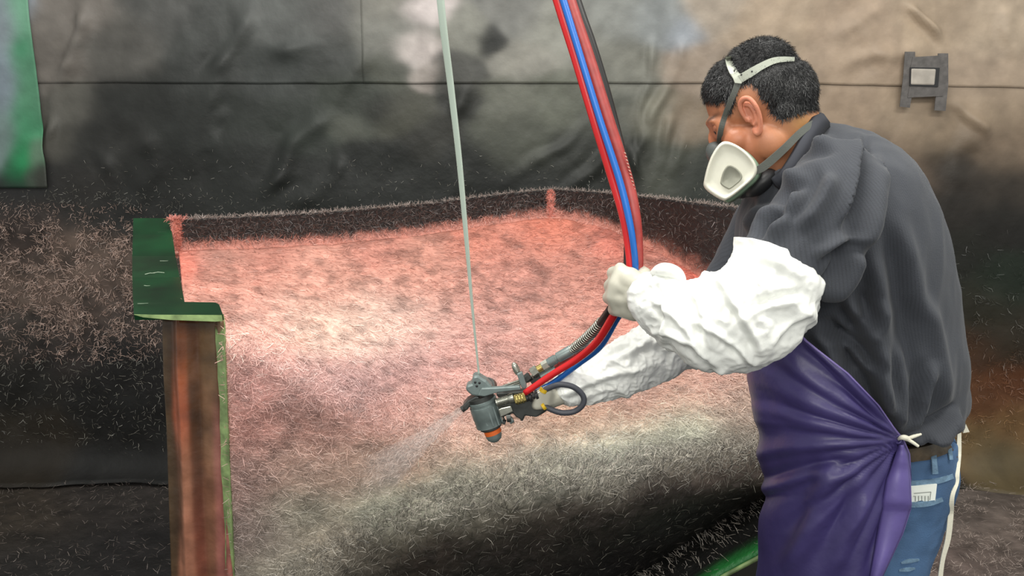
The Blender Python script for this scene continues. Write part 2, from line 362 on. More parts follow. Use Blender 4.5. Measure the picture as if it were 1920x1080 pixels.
def sheet(x0, x1, ytop, ybot, off, label, colf=None, tilt=lambda x: 0, nm='masking_sheet', res=.011, name_cat='paper sheet'):
    X0, X1 = PA(x0, 300, WY)[0], PA(x1, 300, WY)[0]
    Z1, Z0 = ytop, ybot
    nx = int((X1 - X0) / res) + 2; nz = int((Z1 - Z0) / res) + 2
    gx, gz = np.meshgrid(np.linspace(X0, X1, nx), np.linspace(0, 1, nz))
    gzz = Z1 + (Z0 - Z1) * gz + tilt(gx)
    pts = np.stack([gx, np.full_like(gx, WY), gzz], -1); px, py = proj(pts)
    d = wdisp(px, py)
    ed = 1
    pts[..., 1] -= np.clip(d * ed, -.03, .06) + off
    if ybot < .05: pts[..., 1] -= .13 * np.exp(-pts[..., 2] / .05) * (1 + .5 * fbm(np.stack([gx * 4, gx * 0, gx * 0], -1), 3))
    wx = 26 * fbm(np.stack([px / 70, py / 55, px * 0 + 2], -1), 3); wy = 22 * fbm(np.stack([px / 70, py / 55, px * 0 + 8], -1), 3)
    if colf: wx, wy = wx * .3, wy * .5
    c = (colf or (lambda a, b: shep(a, b, WC, 50, 38)))(px + wx, py + wy)
    c = c * (1 + (.22 + .75 * sm(460, 260, px) * sm(380, 440, py) * sm(720, 620, py)) * fbm(np.stack([px / 20, py / 17, px * 0], -1), 4))[..., None] * .93
    o = mesh(nm, pts.reshape(-1, 3), gridf(nx, nz), M['paper'], cols=np.clip(c, 0, 1).reshape(-1, 3))
    m = o.modifiers.new('solid', 'SOLIDIFY'); m.thickness = .0012
    return tag(o, label, name_cat), pts, c
seamz = float(P(400, 157, WY).z)
tl = lambda gx: -.02 * sm(.9, 2.4, gx) + .004 * fbm(np.stack([gx * 5, gx * 0, gx * 0], -1), 3)
sheet(-700, 690, 3.25, seamz, .0, 'dark sprayed masking paper with long folds, upper left of backdrop', tilt=tl)
sheet(686, 2700, 3.25, seamz, .003, 'grey to tan masking paper with a white patch, upper right of backdrop', tilt=tl)
sheet(-700, 2700, seamz + .012, .002, -.003, 'large blackened masking sheet hanging from seam to floor', tilt=lambda gx: tl(gx) * 1.0)
def greenf(px, py):
    return shep(px, py, [(8,40,140,150,158),(5,150,128,140,150),(5,260,112,130,128),(50,20,110,160,132),(60,100,84,138,108),(48,92,58,128,92,.4),(60,180,84,136,106),(50,240,66,136,98),(70,285,100,124,104,.5),(78,325,50,52,46,.4),(40,290,34,140,84,.7),(30,318,20,104,62,.6),(30,345,22,40,32,.7),(60,330,60,70,60,.4),(20,380,30,32,31),(50,430,40,36,34),(50,480,66,58,52),(50,560,70,60,54),(40,640,40,36,34),(40,720,20,19,18),(-200,100,140,150,158)], 26, 40)
sheet(-260, 88, 3.2, float(P(40, 352, WY).z), .012, 'green sprayed paper strip hanging at left edge of backdrop', greenf, nm='paper_strip')
# floor
nx, ny = 260, 220
gx, gy = np.meshgrid(np.linspace(-3.6, 3.9, nx), np.linspace(-.6, WY + .07, ny))
fz = .012 * fbm(np.stack([gx * 3, gy * 3, gx * 0], -1), 3)
pt = np.stack([gx, gy, fz - .012], -1); px, py = proj(np.where(gy[..., None] > 1.2, pt, np.array([0, 1.2, 0])))
fc = shep(px, py, [(40,960,44,38,32),(200,930,40,36,34),(100,1050,26,24,23),(250,1040,24,22,22),(1850,900,60,54,50),(1800,960,84,76,72),(1880,1000,92,82,76),(1820,1060,90,78,74),(1900,1070,74,66,62),(900,1100,34,32,30,3)], 80, 50)
fc = fc * (1 + .5 * fbm(np.stack([gx * 22, gy * 22, gx * 0], -1), 3))[..., None] * 1.7
tag(mesh('floor', pt.reshape(-1, 3), gridf(nx, ny)[:, ::-1].copy(), M['floor'], cols=np.clip(fc, 0, 1).reshape(-1, 3)), kind='structure')

# loose strands stuck to wall and floor
def wall_fibres():
    n = 170000
    px = rng.uniform(-30, 1960, n); py = rng.uniform(180, 900, n)
    cl = vnoise(np.stack([px / 15, py / 12, px * 0], -1))
    dens = np.zeros(n)
    left = sm(430, 200, px) * sm(330, 470, py) * sm(720, 600, py); dens += left * sm(.35, .62, cl) * 1.0
    dens += .06 * sm(250, 400, py) * (px < 1500) + .05 * (py > 650)
    right = (px > 1500) * sm(420, 600, py) * .45; dens += right * sm(.4, .65, cl)
    k = (rng.uniform(size=n) < dens)
    px, py, left, cl = px[k], py[k], left[k], cl[k]
    pos = PA(px, py, WY); pos[:, 1] -= wdisp(px, py) + .002
    base = np.where((left > .3)[:, None], lin((200, 170, 156)), lin((132, 128, 118))) * rng.uniform(.15, 1.1, len(px))[:, None]
    base = np.where((px > 1500)[:, None], shep(px, py, WC) * 1.6 * rng.uniform(.5, 1.5, len(px))[:, None] + .01, base)
    N = np.tile([0., -1, 0], (len(px), 1))
    v, f, c = ribbons(pos, N, np.where(py < 420, .014, .022), np.where(py < 420, .0011, .0015), np.clip(base, 0, 1), lift=.9)
    o = mesh('wall_strands', v, f, M['fibre'], cols=c, smooth=False)
    tag(o, 'short glass strands stuck in tufts over the lower backdrop', 'fibre', kind='stuff')
    n = 90000
    x = rng.uniform(-2.3, 2.9, n); y = rng.uniform(1.6, WY - .05, n)
    cl = vnoise(np.stack([x * 16, y * 16, x * 0], -1)); k = rng.uniform(size=n) < .08 + .92 * sm(.3, .65, cl) * np.where(x > 0, 1, .22)
    x, y = x[k], y[k]; pos = np.stack([x, y, x * 0 + .008], -1)
    base = lin((196, 178, 168)) * rng.uniform(.2, 1.0, len(x))[:, None] * np.where(x > 0, 1, .5)[:, None]
    v, f, c = ribbons(pos, np.tile([0., 0, 1], (len(x), 1)), .022, .0012, base, lift=.6)
    tag(mesh('floor_strands', v, f, M['fibre'], cols=c, smooth=False), 'matted glass strand litter covering the floor', 'fibre', kind='stuff')
wall_fibres()

# tape and box on the wall
def tapestrip(poly, parent, off):
    pts = [P(x, y, WY - .045 - off) for x, y in poly]
    return mesh('tape_strip', *prism(pts, (0, .004, 0)), M['tape'], parent, smooth=False)
tf = thing('tape_frame', P(1735, 150, WY - .04), 'grey duct tape frame in an H shape on tan masking paper', 'tape')
tapestrip([(1697, 97), (1716, 97), (1715, 150), (1706, 202), (1687, 200), (1694, 140)], tf, 0)
tapestrip([(1759, 100), (1778, 100), (1778, 160), (1773, 208), (1752, 207), (1758, 150)], tf, 0)
tapestrip([(1712, 107), (1762, 104), (1762, 129), (1707, 128)], tf, .003)
tapestrip([(1706, 160), (1760, 160), (1768, 180), (1702, 183)], tf, .003)
ob = thing('outlet_box', P(1732, 144, WY - .05), 'dusty white box framed by duct tape on the wall', 'outlet box')
bevel(mesh('cover', *prism([P(x, y, WY - .056) for x, y in ((1709, 128), (1756, 129), (1753, 160), (1708, 159))], (0, .05, 0)), M['plate'], ob, smooth=False), .006)
mesh('hole_shadow_gap', *prism([P(x, y, WY - .0525) for x, y in ((1707, 126), (1762, 127), (1759, 163), (1706, 161))], (0, .004, 0)), M['rubber'], ob, smooth=False).name = 'shadow_gap_plate'  # black plate standing in for the shadow gap round the box

# ------------------------------------------------------------------ mould
mould = thing('fibreglass_mould', P(900, 700, 2.3).xy.to_3d(), 'large curved mould coated in pink resin and chopped glass', 'mould')
cx = np.array([250, 338, 600, 800, 950, 1035, 1130, 1230, 1310, 1400, 1500, 1650.])
cy = np.array([474, 470, 460, 440, 418, 405, 425, 470, 520, 580, 640, 720.])
ty = np.array([412, 412, 399, 382, 363, 355, 361, 371, 381, 391, 400, 415.])
cY = np.array([2.3, 2.35, 2.58, 2.76, 2.9, 2.97, 2.86, 2.7, 2.55, 2.44, 2.34, 2.2])
def smi(x, xs, ys, w=22):
    return sum(np.interp(x + k * w, xs, ys) for k in (-1, -.5, 0, .5, 1)) / 5
crease = lambda x: smi(x, cx, cy); creaseY = lambda x: smi(x, cx, cY, 12)
bot = lambda x: smi(x, [300, 800, 1200, 1300, 1440, 1650], [1560, 1290, 1082, 1018, 928, 810], 10)
bulY = lambda x: smi(x, [340, 800, 1100, 1430, 1650], [1.76, 1.84, 1.9, 1.98, 2.02])
buly = lambda x: smi(x, [340, 430, 800, 1100, 1430, 1650], [625, 660, 870, 930, 910, 840])
def SY(x, y):
    c = crease(x); t = np.clip((y - c) / (buly(x) - c), 0, 1)
    q = np.clip((y - buly(x)) / (bot(x) - buly(x)), 0, 1)
    return creaseY(x) + (bulY(x) - creaseY(x)) * np.sin(t * math.pi / 2) ** .92 + .13 * q ** 2
def xl(y): return np.interp(y, [400, 470, 568, 588, 600, 1080, 1600], [330, 335, 345, 412, 417, 437, 455])
def S(s, t):
    y0 = np.interp(s, [0, 1], [470, 720]); x = 0 * s
    # iterate for y(x)
    y = 470 + t * 600
    for _ in range(6):
        x = 330 + s * 1310 + (xl(y) - 330) * (1 - s) ** 7; y = crease(x) + t * (bot(x) - crease(x))
    return x, y, PA(x, y, SY(x, y))
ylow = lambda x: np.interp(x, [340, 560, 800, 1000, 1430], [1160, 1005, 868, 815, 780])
RC = [(345,500,232,128,112,.5),(400,490,178,124,114,.5),(500,480,190,124,112,.6),(700,470,196,128,116,.6),(900,455,204,124,108,.6),(1035,440,206,118,100,.7),(1150,460,210,118,104,.6),(1280,530,226,112,96,.5),(1340,580,214,116,104,.6),  # coating colours, with the pale highlight band and a lift underneath painted in
 (420,540,214,146,132),(600,540,210,146,132),(800,520,206,140,126),(950,500,194,126,114),(1080,500,190,124,112),(1200,560,208,138,126),(470,620,232,178,166),(600,610,232,192,178),(700,620,226,188,176),(780,600,214,168,158),(900,560,196,136,126),(1000,540,176,120,112,.7),(900,620,194,142,136),(1050,590,208,144,132),
 (450,700,218,160,154),(560,710,206,156,150),(640,720,186,140,138),(760,680,184,138,136),(850,700,198,144,138),(960,640,200,144,136),(470,800,198,142,134),(600,800,200,148,138),(750,780,198,144,136),(850,770,206,156,144),
 (450,900,178,138,132),(470,1000,158,130,126),(560,880,196,158,146),(680,880,200,164,150),(800,850,206,166,150),(950,830,212,168,150),(1100,790,216,170,150),(1250,740,214,168,152),(1350,710,206,154,142),(1400,760,196,166,152),(1180,700,216,160,148),
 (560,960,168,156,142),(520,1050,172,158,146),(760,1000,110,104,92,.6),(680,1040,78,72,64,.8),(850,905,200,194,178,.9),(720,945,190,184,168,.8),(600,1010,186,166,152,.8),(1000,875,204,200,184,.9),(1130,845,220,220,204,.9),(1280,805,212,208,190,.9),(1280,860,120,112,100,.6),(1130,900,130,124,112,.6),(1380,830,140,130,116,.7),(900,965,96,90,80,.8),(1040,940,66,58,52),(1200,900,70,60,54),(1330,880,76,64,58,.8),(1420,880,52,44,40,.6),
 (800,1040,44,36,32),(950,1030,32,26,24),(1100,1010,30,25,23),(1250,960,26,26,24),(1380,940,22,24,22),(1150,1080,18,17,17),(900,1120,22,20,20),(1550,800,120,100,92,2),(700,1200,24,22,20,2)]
RC = [(c[0], c[1], c[2], c[3] + (7 if c[2] > 150 else 0), c[4] + (5 if c[2] > 150 else 0)) + tuple(c[5:]) for c in RC]
nS, nT = 420, 330
s_, t_ = np.meshgrid(np.linspace(0, 1, nS), np.linspace(0, 1, nT))
SX, SYY, SV = S(s_, t_)
def SNf(x, y):
    e = 3.; q = lambda a, b: PA(a, b, SY(a, b))
    n = np.cross(q(x + e, y) - q(x - e, y), q(x, y + e) - q(x, y - e)); n /= np.linalg.norm(n, axis=-1)[..., None]
    return n * np.where(n[..., 1:2] > 0, -1, 1)
SN = SNf(SX, SYY)
def inward(o, th):
    me = o.data; me.update(); m = o.modifiers.new('solid', 'SOLIDIFY'); m.thickness = th
    c = np.mean([p.normal.y for p in list(me.polygons)[::37]]); m.offset = -1 if c < 0 else 1
def lumps(p): return .007 * fbm(p * 9, 3) + .0035 * fbm(p * 38, 2)
SV2 = SV + SN * lumps(SV)[..., None]
SCc = shep(SX, SYY, RC, 70, 50)
mott = fbm(np.stack([SX / 26, SYY / 14, SX * 0], -1), 4)
patch = sm(-.02, .42, fbm(np.stack([SX / 27 + 40, SYY / 17, SX * 0], -1), 4)) * sm(1400, 1200, SX)
SCc = SCc * (1 + .26 * mott)[..., None] * (1 - .36 * patch)[..., None] * (.96 + .42 * sm(0, 1, (SYY - ylow(SX) + 60) / 120))[..., None]  # lower skin lightened to make up for weak light under the bulge
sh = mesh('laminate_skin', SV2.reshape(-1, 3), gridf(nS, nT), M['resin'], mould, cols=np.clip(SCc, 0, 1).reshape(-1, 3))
tag(sh, 'pink and white fibre-covered laminate skin')
inward(sh, .014)
# back strip (upstand wall)
nU, nW = 420, 26
ux, wv = np.meshgrid(np.linspace(322, 1640, nU), np.linspace(0, 1, nW))
uy = smi(ux, cx, ty, 8) * (1 - wv) + (crease(ux) + 4) * wv
UV = PA(ux, uy, creaseY(ux) + .012 - .018 * wv ** 6)
dc = lin((30, 24, 23)) * np.ones(ux.shape + (1,))
pinkamt = np.maximum(np.exp(-((ux - 1033) / 4) ** 2), np.exp(-((ux - 328) / 5) ** 2))
hh = (crease(ux) - uy)
fuz = 8 * fbm(np.stack([ux / 12, uy / 12, ux * 0], -1), 3)
pinkamt = np.maximum(pinkamt, sm(24, 2, hh + fuz * 1.6) * .85)
pinkamt = np.maximum(pinkamt, sm(46, 10, hh + fuz * 2) * sm(1190, 1330, ux) * .6)
dcol = dc * (1 + .5 * fbm(np.stack([ux / 9, uy / 9, ux * 0], -1), 3))[..., None] * (1 - pinkamt[..., None]) + lin((214, 138, 120)) * pinkamt[..., None] * .85
up_ = mesh('upstand', UV.reshape(-1, 3), gridf(nU, nW), M['resin'], mould, cols=np.clip(dcol, 0, 1).reshape(-1, 3))
tag(up_, 'dark upstand along the back edge with a pink corner seam')
inward(up_, .012)
# green end flange
rows = [(409, 250, 318, 2.42), (440, 249, 323, 2.32), (480, 248, 329, 2.19), (520, 248, 337, 2.04), (556, 249, 344, 1.88), (566, 250, 346, 1.838), (567, 250, 404, 1.834), (571, 250, 411, 1.82), (590, 251, 418, 1.745)]
rr_ = []
for y_, a_, b_, Y_ in rows:
    q_ = [P(a_, y_, Y_), P(b_, y_, Y_)]; z_ = Vector((0, .003, -.012)); rr_.append([tuple(v_) for v_ in (q_[0], q_[1], q_[1] + z_, q_[0] + z_)])
mesh('end_flange', *capped(np.array(rr_)), M['green'], mould, smooth=False)
fe = [P(251, 590, 1.744), P(416, 591, 1.744), P(417, 602, 1.744), P(404, 603, 1.744), P(320, 600, 1.744), P(268, 595, 1.744)]
mesh('flange_cut_edge', *prism(fe, (0, .012, 0)), M['edge'], mould, smooth=False)
yy = np.linspace(596, 1560, 44)
xe = xl(yy); wob = 2.2 * np.sin(yy / 37.) + 1.5 * np.sin(yy / 13.)
wid = 13 + 0 * yy
eL = PA(xe - wid + wob * .5, yy, SY(xe, yy) + .014); eR = PA(xe + 2, yy, SY(xe, yy) - .008)
ev = np.stack([eL, eR, eR + [0, .012, 0], eL + [0, .012, 0]], 1)
mesh('side_cut_edge', *capped(ev), M['edge'], mould, smooth=False)
# brown side panel
nP = 46; nQ = 90
pu, pv = np.meshgrid(np.linspace(0, 1, nP), np.linspace(0, 1, nQ))
pyy = 599 + pv * 960
pxl = np.interp(pyy, [599, 700, 800, 1080, 1560], [304, 306, 312, 321, 340]); pxr = xl(pyy) - 8
pxx = pxl + pu * (pxr - pxl)
pd = 1.83 + np.interp(pu, [0, .18, .25, .5, .62, .8, .93, 1], [.045, .04, .0, .012, .018, .006, .004, -.03]) + .006 * fbm(np.stack([pu * 3, pyy / 90, pu * 0], -1), 3)
pc = shep(pu * 100, pyy / 4, [(4,160,84,64,42),(4,230,86,68,48),(12,160,62,44,30),(12,230,66,48,36),(30,155,110,64,34),(30,175,150,88,56),(30,190,170,86,58),(32,220,156,106,82),(32,255,158,106,84),(55,155,96,58,34),(52,180,104,66,40),(54,195,86,58,38),(50,215,92,58,42),(52,250,118,66,50),(75,160,110,82,52),(75,200,128,94,70),(72,240,136,92,70),(92,170,118,92,66),(92,210,150,98,88),(92,250,166,104,94),(50,380,120,80,60,3)], 9, 18)  # panel browns, with the lit rib face and shaded groove painted in
st_ = fbm(np.stack([pu * 4, pyy / 26, pu * 0], -1), 4)
pc = pc * (1 + .55 * st_)[..., None] * .95
pnl = mesh('side_panel', PA(pxx, pyy, pd).reshape(-1, 3), gridf(nP, nQ), M['brown'], mould, cols=np.clip(pc, 0, 1).reshape(-1, 3))
inward(pnl, .012)
tag(pnl, 'rust-brown ribbed side panel below the green flange')
# bottom flange, coming out towards the worker, with green lip
bx = np.linspace(700, 1640, 80)
B0 = PA(bx, bot(bx) - 4, SY(bx, bot(bx)) + .005)
ly = smi(bx, [700, 1350, 1440, 1640], [1600, 1084, 1036, 925], 8)
zf = B0[:, 2] - .03
a_, dy_, dz_ = ray(bx, ly); k_ = (zf - CZ) / dz_
B1 = np.stack([a_ * k_, dy_ * k_, zf], -1)
tt = np.linspace(0, 1, 14)[:, None, None]
FV = B0[None] * (1 - tt) + B1[None] * tt
fpx, fpy = proj(FV); rel = tt[..., 0] * np.ones(80)
fcol = lin((20, 20, 19)) * (1 - sm(.72, .95, rel)[..., None]) + lin((34, 110, 50)) * sm(.72, .95, rel)[..., None]
lf = mesh('lower_flange', FV.reshape(-1, 3), gridf(80, 14), M['resin'], mould, cols=fcol.reshape(-1, 3))
m = lf.modifiers.new('solid', 'SOLIDIFY'); m.thickness = .012; m.offset = -1
lip = mesh('flange_lip', *capped(tubev(B1, .006, 6)), M['edge'], mould)
# plinth under the mould
q = [Vector((-.62, 1.98, 0)), Vector((.15, 2.12, 0)), Vector((.62, 2.16, 0)), Vector((1.2, 2.3, 0)), Vector((1.2, 2.7, 0)), Vector((-.62, 2.5, 0))]
mesh('plinth', *prism(q, (0, 0, .40)), M['under'], mould, smooth=False)

# strands on the mould: thousands of ribbons joined into a few 'stuff' parts
def dens_at(x, y):
    c = shep(x, y, RC, 70, 50); return np.clip(c.mean(-1) / .35, 0, 1)
n = 150000
s = rng.uniform(0, 1, n); t = rng.uniform(0, 1, n) ** 1.0
x, y, p = S(s, t)
nn = SNf(x, y); p = p + nn * lumps(p)[:, None]
D = dens_at(x, y)
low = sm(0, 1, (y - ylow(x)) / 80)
keep = (rng.uniform(size=n) < np.maximum(np.where(low > .3, D ** 1.6 * 1.6 + .05, .62), .0)) & (y < 1120) & (x < 1640)
x, y, p, nn, D, low = [q[keep] for q in (x, y, p, nn, D, low)]
base = shep(x, y, RC, 70, 50) * (.94 + .2 * sm(560, 640, y)[:, None])  # strands lightened lower down too, against the weak light there
wh = rng.uniform(size=len(x))
pk = np.clip(base * rng.uniform(.62, 1.12, len(x))[:, None] * (1 + .26 * fbm(np.stack([x / 26, y / 14, x * 0], -1), 4))[:, None], 0, 1)
pk = pk * (1 - .26 * sm(-.02, .42, fbm(np.stack([x / 27 + 40, y / 17, x * 0], -1), 4)) * sm(1400, 1200, x))[:, None]
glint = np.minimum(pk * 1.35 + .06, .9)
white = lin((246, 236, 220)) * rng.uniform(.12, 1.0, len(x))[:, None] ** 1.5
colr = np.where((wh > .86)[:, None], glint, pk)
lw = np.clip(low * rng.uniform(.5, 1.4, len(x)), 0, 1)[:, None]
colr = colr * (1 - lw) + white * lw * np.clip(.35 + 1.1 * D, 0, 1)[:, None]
tdir = np.tile([1., -.3, .1], (len(x), 1)); tdir[low > .5] = (.4, -.2, .9)
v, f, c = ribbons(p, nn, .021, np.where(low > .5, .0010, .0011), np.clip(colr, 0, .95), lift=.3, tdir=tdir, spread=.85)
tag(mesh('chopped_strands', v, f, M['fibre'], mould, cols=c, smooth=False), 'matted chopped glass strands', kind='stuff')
# upstand fuzz, top rim and flange fuzz
pp, nv, cc_ = [], [], []
n = 6000; x = rng.uniform(325, 1600, n); w_ = rng.uniform(0, 1, n) ** .7
yv = smi(x, cx, ty, 8) * (1 - w_) + crease(x) * w_
a = PA(x, yv, creaseY(x) + .004); h_ = crease(x) - yv
cc = np.where((h_ < 16)[:, None], lin((222, 154, 138)), lin((150, 118, 108)) * .3) * rng.uniform(.3, 1.05, n)[:, None]
v1 = ribbons(a, np.tile([0., -1, .1], (n, 1)), .018, .0011, cc, lift=.4)
n = 3200; x = rng.uniform(318, 1600, n); x[:300] = rng.normal(329, 6, 300)
a = PA(x, smi(x, cx, ty, 8), creaseY(x) + .012 + rng.uniform(-.01, .01, n))
cc = np.where((np.abs(x - 332) < 22)[:, None], lin((214, 130, 116)), lin((150, 132, 124))) * rng.uniform(.3, 1.0, n)[:, None]
v2 = ribbons(a, np.tile([0., -.5, .85], (n, 1)), .014, .0011, cc, lift=.9)
n = 2600; x = rng.normal(0, 1, n) * 2.6; yv = rng.uniform(360, 412, n); x[:1100] += 1033; x[1100:] += 334 + (yv[1100:] - 412) * .1; yv[1100:] = rng.uniform(414, 480, n - 1100)
a = PA(x, yv, creaseY(x) + .004)
v3 = ribbons(a, np.tile([0., -1, .1], (n, 1)), .012, .0011, lin((230, 138, 120)) * rng.uniform(.5, 1.05, n)[:, None], lift=.5)
n = 7500; i0 = rng.integers(0, 79, n); tq = np.clip(rng.normal(.12, .16, n), 0, 1) ; tq[5500:] = rng.uniform(0, .9, 2000)
a = B0[i0] * (1 - tq)[:, None] + B1[i0] * tq[:, None] + rng.normal(size=(n, 3)) * [.006, 0, 0]
v4 = ribbons(a, np.tile([0., -.3, .95], (n, 1)), .03, .0012, lin((190, 180, 168)) * rng.uniform(.15, .85, n)[:, None], lift=.8)
V, Fa, Cc, k = [], [], [], 0
for vv in (v1, v2, v3, v4): V.append(vv[0]); Fa.append(vv[1] + k); Cc.append(vv[2]); k += len(vv[0])
tag(mesh('rim_strands', np.concatenate(V), np.concatenate(Fa), M['fibre'], mould, cols=np.clip(np.concatenate(Cc), 0, 1), smooth=False), 'bristling strands along the rim and lower flange', kind='stuff')
# a few loose strands on the green flange
n = 7; q = [(262, 511), (272, 515), (285, 513), (270, 536), (300, 490), (258, 570), (296, 436)]
a = np.array([tuple(P(x, y, np.interp(y, [409, 589], [2.42, 1.745]) - .002)) for x, y in q])
v, f, c = ribbons(a, np.tile([0., -.2, .98], (n, 1)), .024, .002, np.tile(lin((190, 200, 180)), (n, 1)), lift=.03, tdir=np.tile([1., 0, 0], (n, 1)), spread=.12)
tag(mesh('flange_strands', v, f, M['fibre'], mould, cols=c, smooth=False), kind='stuff')

# ------------------------------------------------------------------ the worker
person = thing('person', Vector((P(1620, 900, 1.55).x, 1.55, 0)), 'person in charcoal shirt, purple apron and respirator bending over the mould with a spray gun', 'person')
# head frame
HC = P(1427, 211, 1.56); YAW = math.radians(14); TP = math.radians(30)
f0 = Vector((-math.cos(YAW), math.sin(YAW), 0)); l0 = Vector((-math.sin(YAW), -math.cos(YAW), 0)); u0 = Vector((0, 0, 1))
hf = f0 * math.cos(TP) - u0 * math.sin(TP); hu = u0 * math.cos(TP) + f0 * math.sin(TP); hl = l0
HR = np.array([hf, hl, hu]).T   # local(f,l,u) -> world
def H(f, l, u): return np.array(HC) + HR @ np.array([f, l, u])
def he(c, r, tilt=0):
    ct, s_ = math.cos(tilt), math.sin(tilt); R = HR @ np.array([[ct, 0, s_], [0, 1, 0], [-s_, 0, ct]])
    return ellip(H(*c), r, R, 28, 20)
hp = [he((-.006, 0, .038), (.088, .073, .074)), he((.030, 0, .032), (.050, .064, .054)), he((-.050, 0, .016), (.050, .060, .054)),
      he((.040, 0, -.040), (.052, .060, .062)), he((.058, 0, -.082), (.032, .040, .026)), he((.066, 0, .010), (.028, .054, .034)),
      he((.080, 0, .028), (.014, .044, .010)), he((.096, 0, -.022), (.015, .014, .012)), he((.090, 0, -.002), (.014, .009, .022), -.4),
      he((.088, 0, -.052), (.018, .026, .016)), he((.058, .040, -.022), (.026, .024, .026)), he((.058, -.040, -.022), (.026, .024, .026)),
      he((.014, .050, -.050), (.030, .016, .036), .5), he((.014, -.050, -.050), (.030, .016, .036), .5)]
neckB = P(1520, 330, 1.57)
hp += [capsule(H(-.02, 0, -.01), neckB, .062, .070, 24), capsule(H(.02, 0, -.05), P(1475, 350, 1.57), .052, .062, 24)]
# eye sockets are carved by displacement after remeshing
hv, hfc, hn = fuse(hp, .0028, 5)
loc = (hv - np.array(HC)) @ HR
for s_ in (1, -1):
    d = np.linalg.norm((loc - [.088, s_ * .031, .016]) / [1, 1.3, .8], axis=1)
    hv = hv - hn * (.006 * np.exp(-(d / .012) ** 2))[:, None]
loc = (hv - np.array(HC)) @ HR
sk = np.tile(lin((196, 138, 100)), (len(hv), 1))
hx, hy = proj(hv)
redd = sm(1470, 1400, hx) * sm(170, 300, hy); sk = sk * (1 - .6 * redd[:, None]) + lin((196, 118, 88)) * .6 * redd[:, None]
yel = np.exp(-((hx - 1505) / 26) ** 2 - ((hy - 230) / 22) ** 2)[:, None]; sk = sk * (1 - .5 * yel) + lin((160, 132, 62)) * .5 * yel
# eyebrow, lips
for s_ in (1, -1):
    d = np.exp(-((loc[:, 2] - .034) / .0045) ** 2 - ((loc[:, 1] - s_ * .032) / .018) ** 2) * (loc[:, 0] > .05)
    sk = sk * (1 - .8 * d[:, None]) + .01 * d[:, None]
sk *= np.array([.80, .74, .72])
def ear(side):
    out = []
    E = lambda f, u, l=.0: H(.019 + f * .66, side * (.0715 + l), .004 + u)
    rim = [(.014, -.006, .000), (.016, .012, .004), (.012, .026, .008), (.000, .032, .013), (-.014, .028, .016), (-.020, .012, .017), (-.018, -.006, .014), (-.010, -.020, .009), (.000, -.030, .004), (.008, -.030, .002), (.011, -.020, .0)]
    out.append(capped(tubev([E(f, u, l) for f, u, l in rim], [.0035, .004, .004, .0045, .0045, .0045, .004, .0045, .006, .006, .003], 8, 40)))
    inner = [(.002, .022, .006), (-.008, .016, .009), (-.010, .0, .009), (-.004, -.012, .007), (.006, -.016, .004)]
    out.append(capped(tubev([E(f, u, l) for f, u, l in inner], .0035, 8, 20)))
    R = HR
    out.append(ellip(E(-.003, .001, .003), (.0115, .004, .026), HR @ np.array(Matrix.Rotation(side * -.35, 3, 'Z')), 18, 12))
    out.append(ellip(E(.010, -.004, .004), (.004, .004, .006), R, 10, 8))
    out.append(ellip(E(.003, -.027, .003), (.008, .004, .009), R, 12, 8))
    return out
ev_, ef_, en_ = fuse(ear(1) + ear(-1), .0013, 3)
ec = np.tile(lin((205, 132, 104)) * .86, (len(ev_), 1))
# coarse body inside the clothes
Wn = P(1205, 550, 1.40); Wf = P(1050, 735, 1.62)
SHN = P(1560, 350, 1.42); SHF = P(1440, 400, 1.74); ELN = P(1455, 610, 1.33); ELF = P(1300, 640, 1.74)
hip = P(1640, 880, 1.56)
bp_ = [capsule(neckB, P(1560, 420, 1.57), .075, .13), capsule(P(1560, 420, 1.57), hip, .11, .09),
       capsule(SHN, ELN, .05, .04), capsule(ELN, Wn, .038, .026), capsule(SHF + Vector((.03, 0, 0)), ELF + Vector((.03, 0, 0)), .032, .03), capsule(ELF + Vector((.03, 0, 0)), Wf + Vector((.02, 0, 0)), .03, .02)]
kn = [Vector((.64, 1.47, .50)), Vector((.58, 1.66, .50))]; an = [Vector((.74, 1.46, .09)), Vector((.66, 1.68, .09))]
for k in (0, 1):
    bp_ += [capsule(P(1640, 900, 1.48 + .14 * k), kn[k], .062, .05), capsule(kn[k], an[k], .052, .038), capsule(an[k] - Vector((0, 0, .04)), an[k] + Vector((-.14, .01, -.055)), .036, .028)]
bv, bf, bn = fuse(bp_, .009, 3)
bc = np.tile(lin((190, 130, 98)) * .86, (len(bv), 1))
V = np.concatenate([hv, ev_, bv]); Fb = np.concatenate([hfc, ef_ + len(hv), bf + len(hv) + len(ev_)])
body = mesh('body', V, Fb, M['skin'], person, cols=np.concatenate([sk, ec, bc]))
hbvh = BVHTree.FromPolygons(hv.tolist(), hfc.tolist())
# eyes
for s_ in (1, -1):
    e = mesh('eye', *he((.074, s_ * .031, .012), (.0118, .0118, .0118)), M['eye'], person)
    mesh('iris', *he((.0845, s_ * .031, .0085), (.0025, .0055, .0055)), M['iris'], person)
    lid = mesh('eyelid', *he((.0742, s_ * .031, .0145), (.0126, .0132, .0112), .3), M['skin'], person)
    a_ = lid.data.color_attributes.new('Col', 'FLOAT_COLOR', 'POINT'); a_.data.foreach_set('color', np.tile(list(lin((170, 108, 80)) * .86) + [1], (len(lid.data.vertices), 1)).astype(np.float32).ravel())

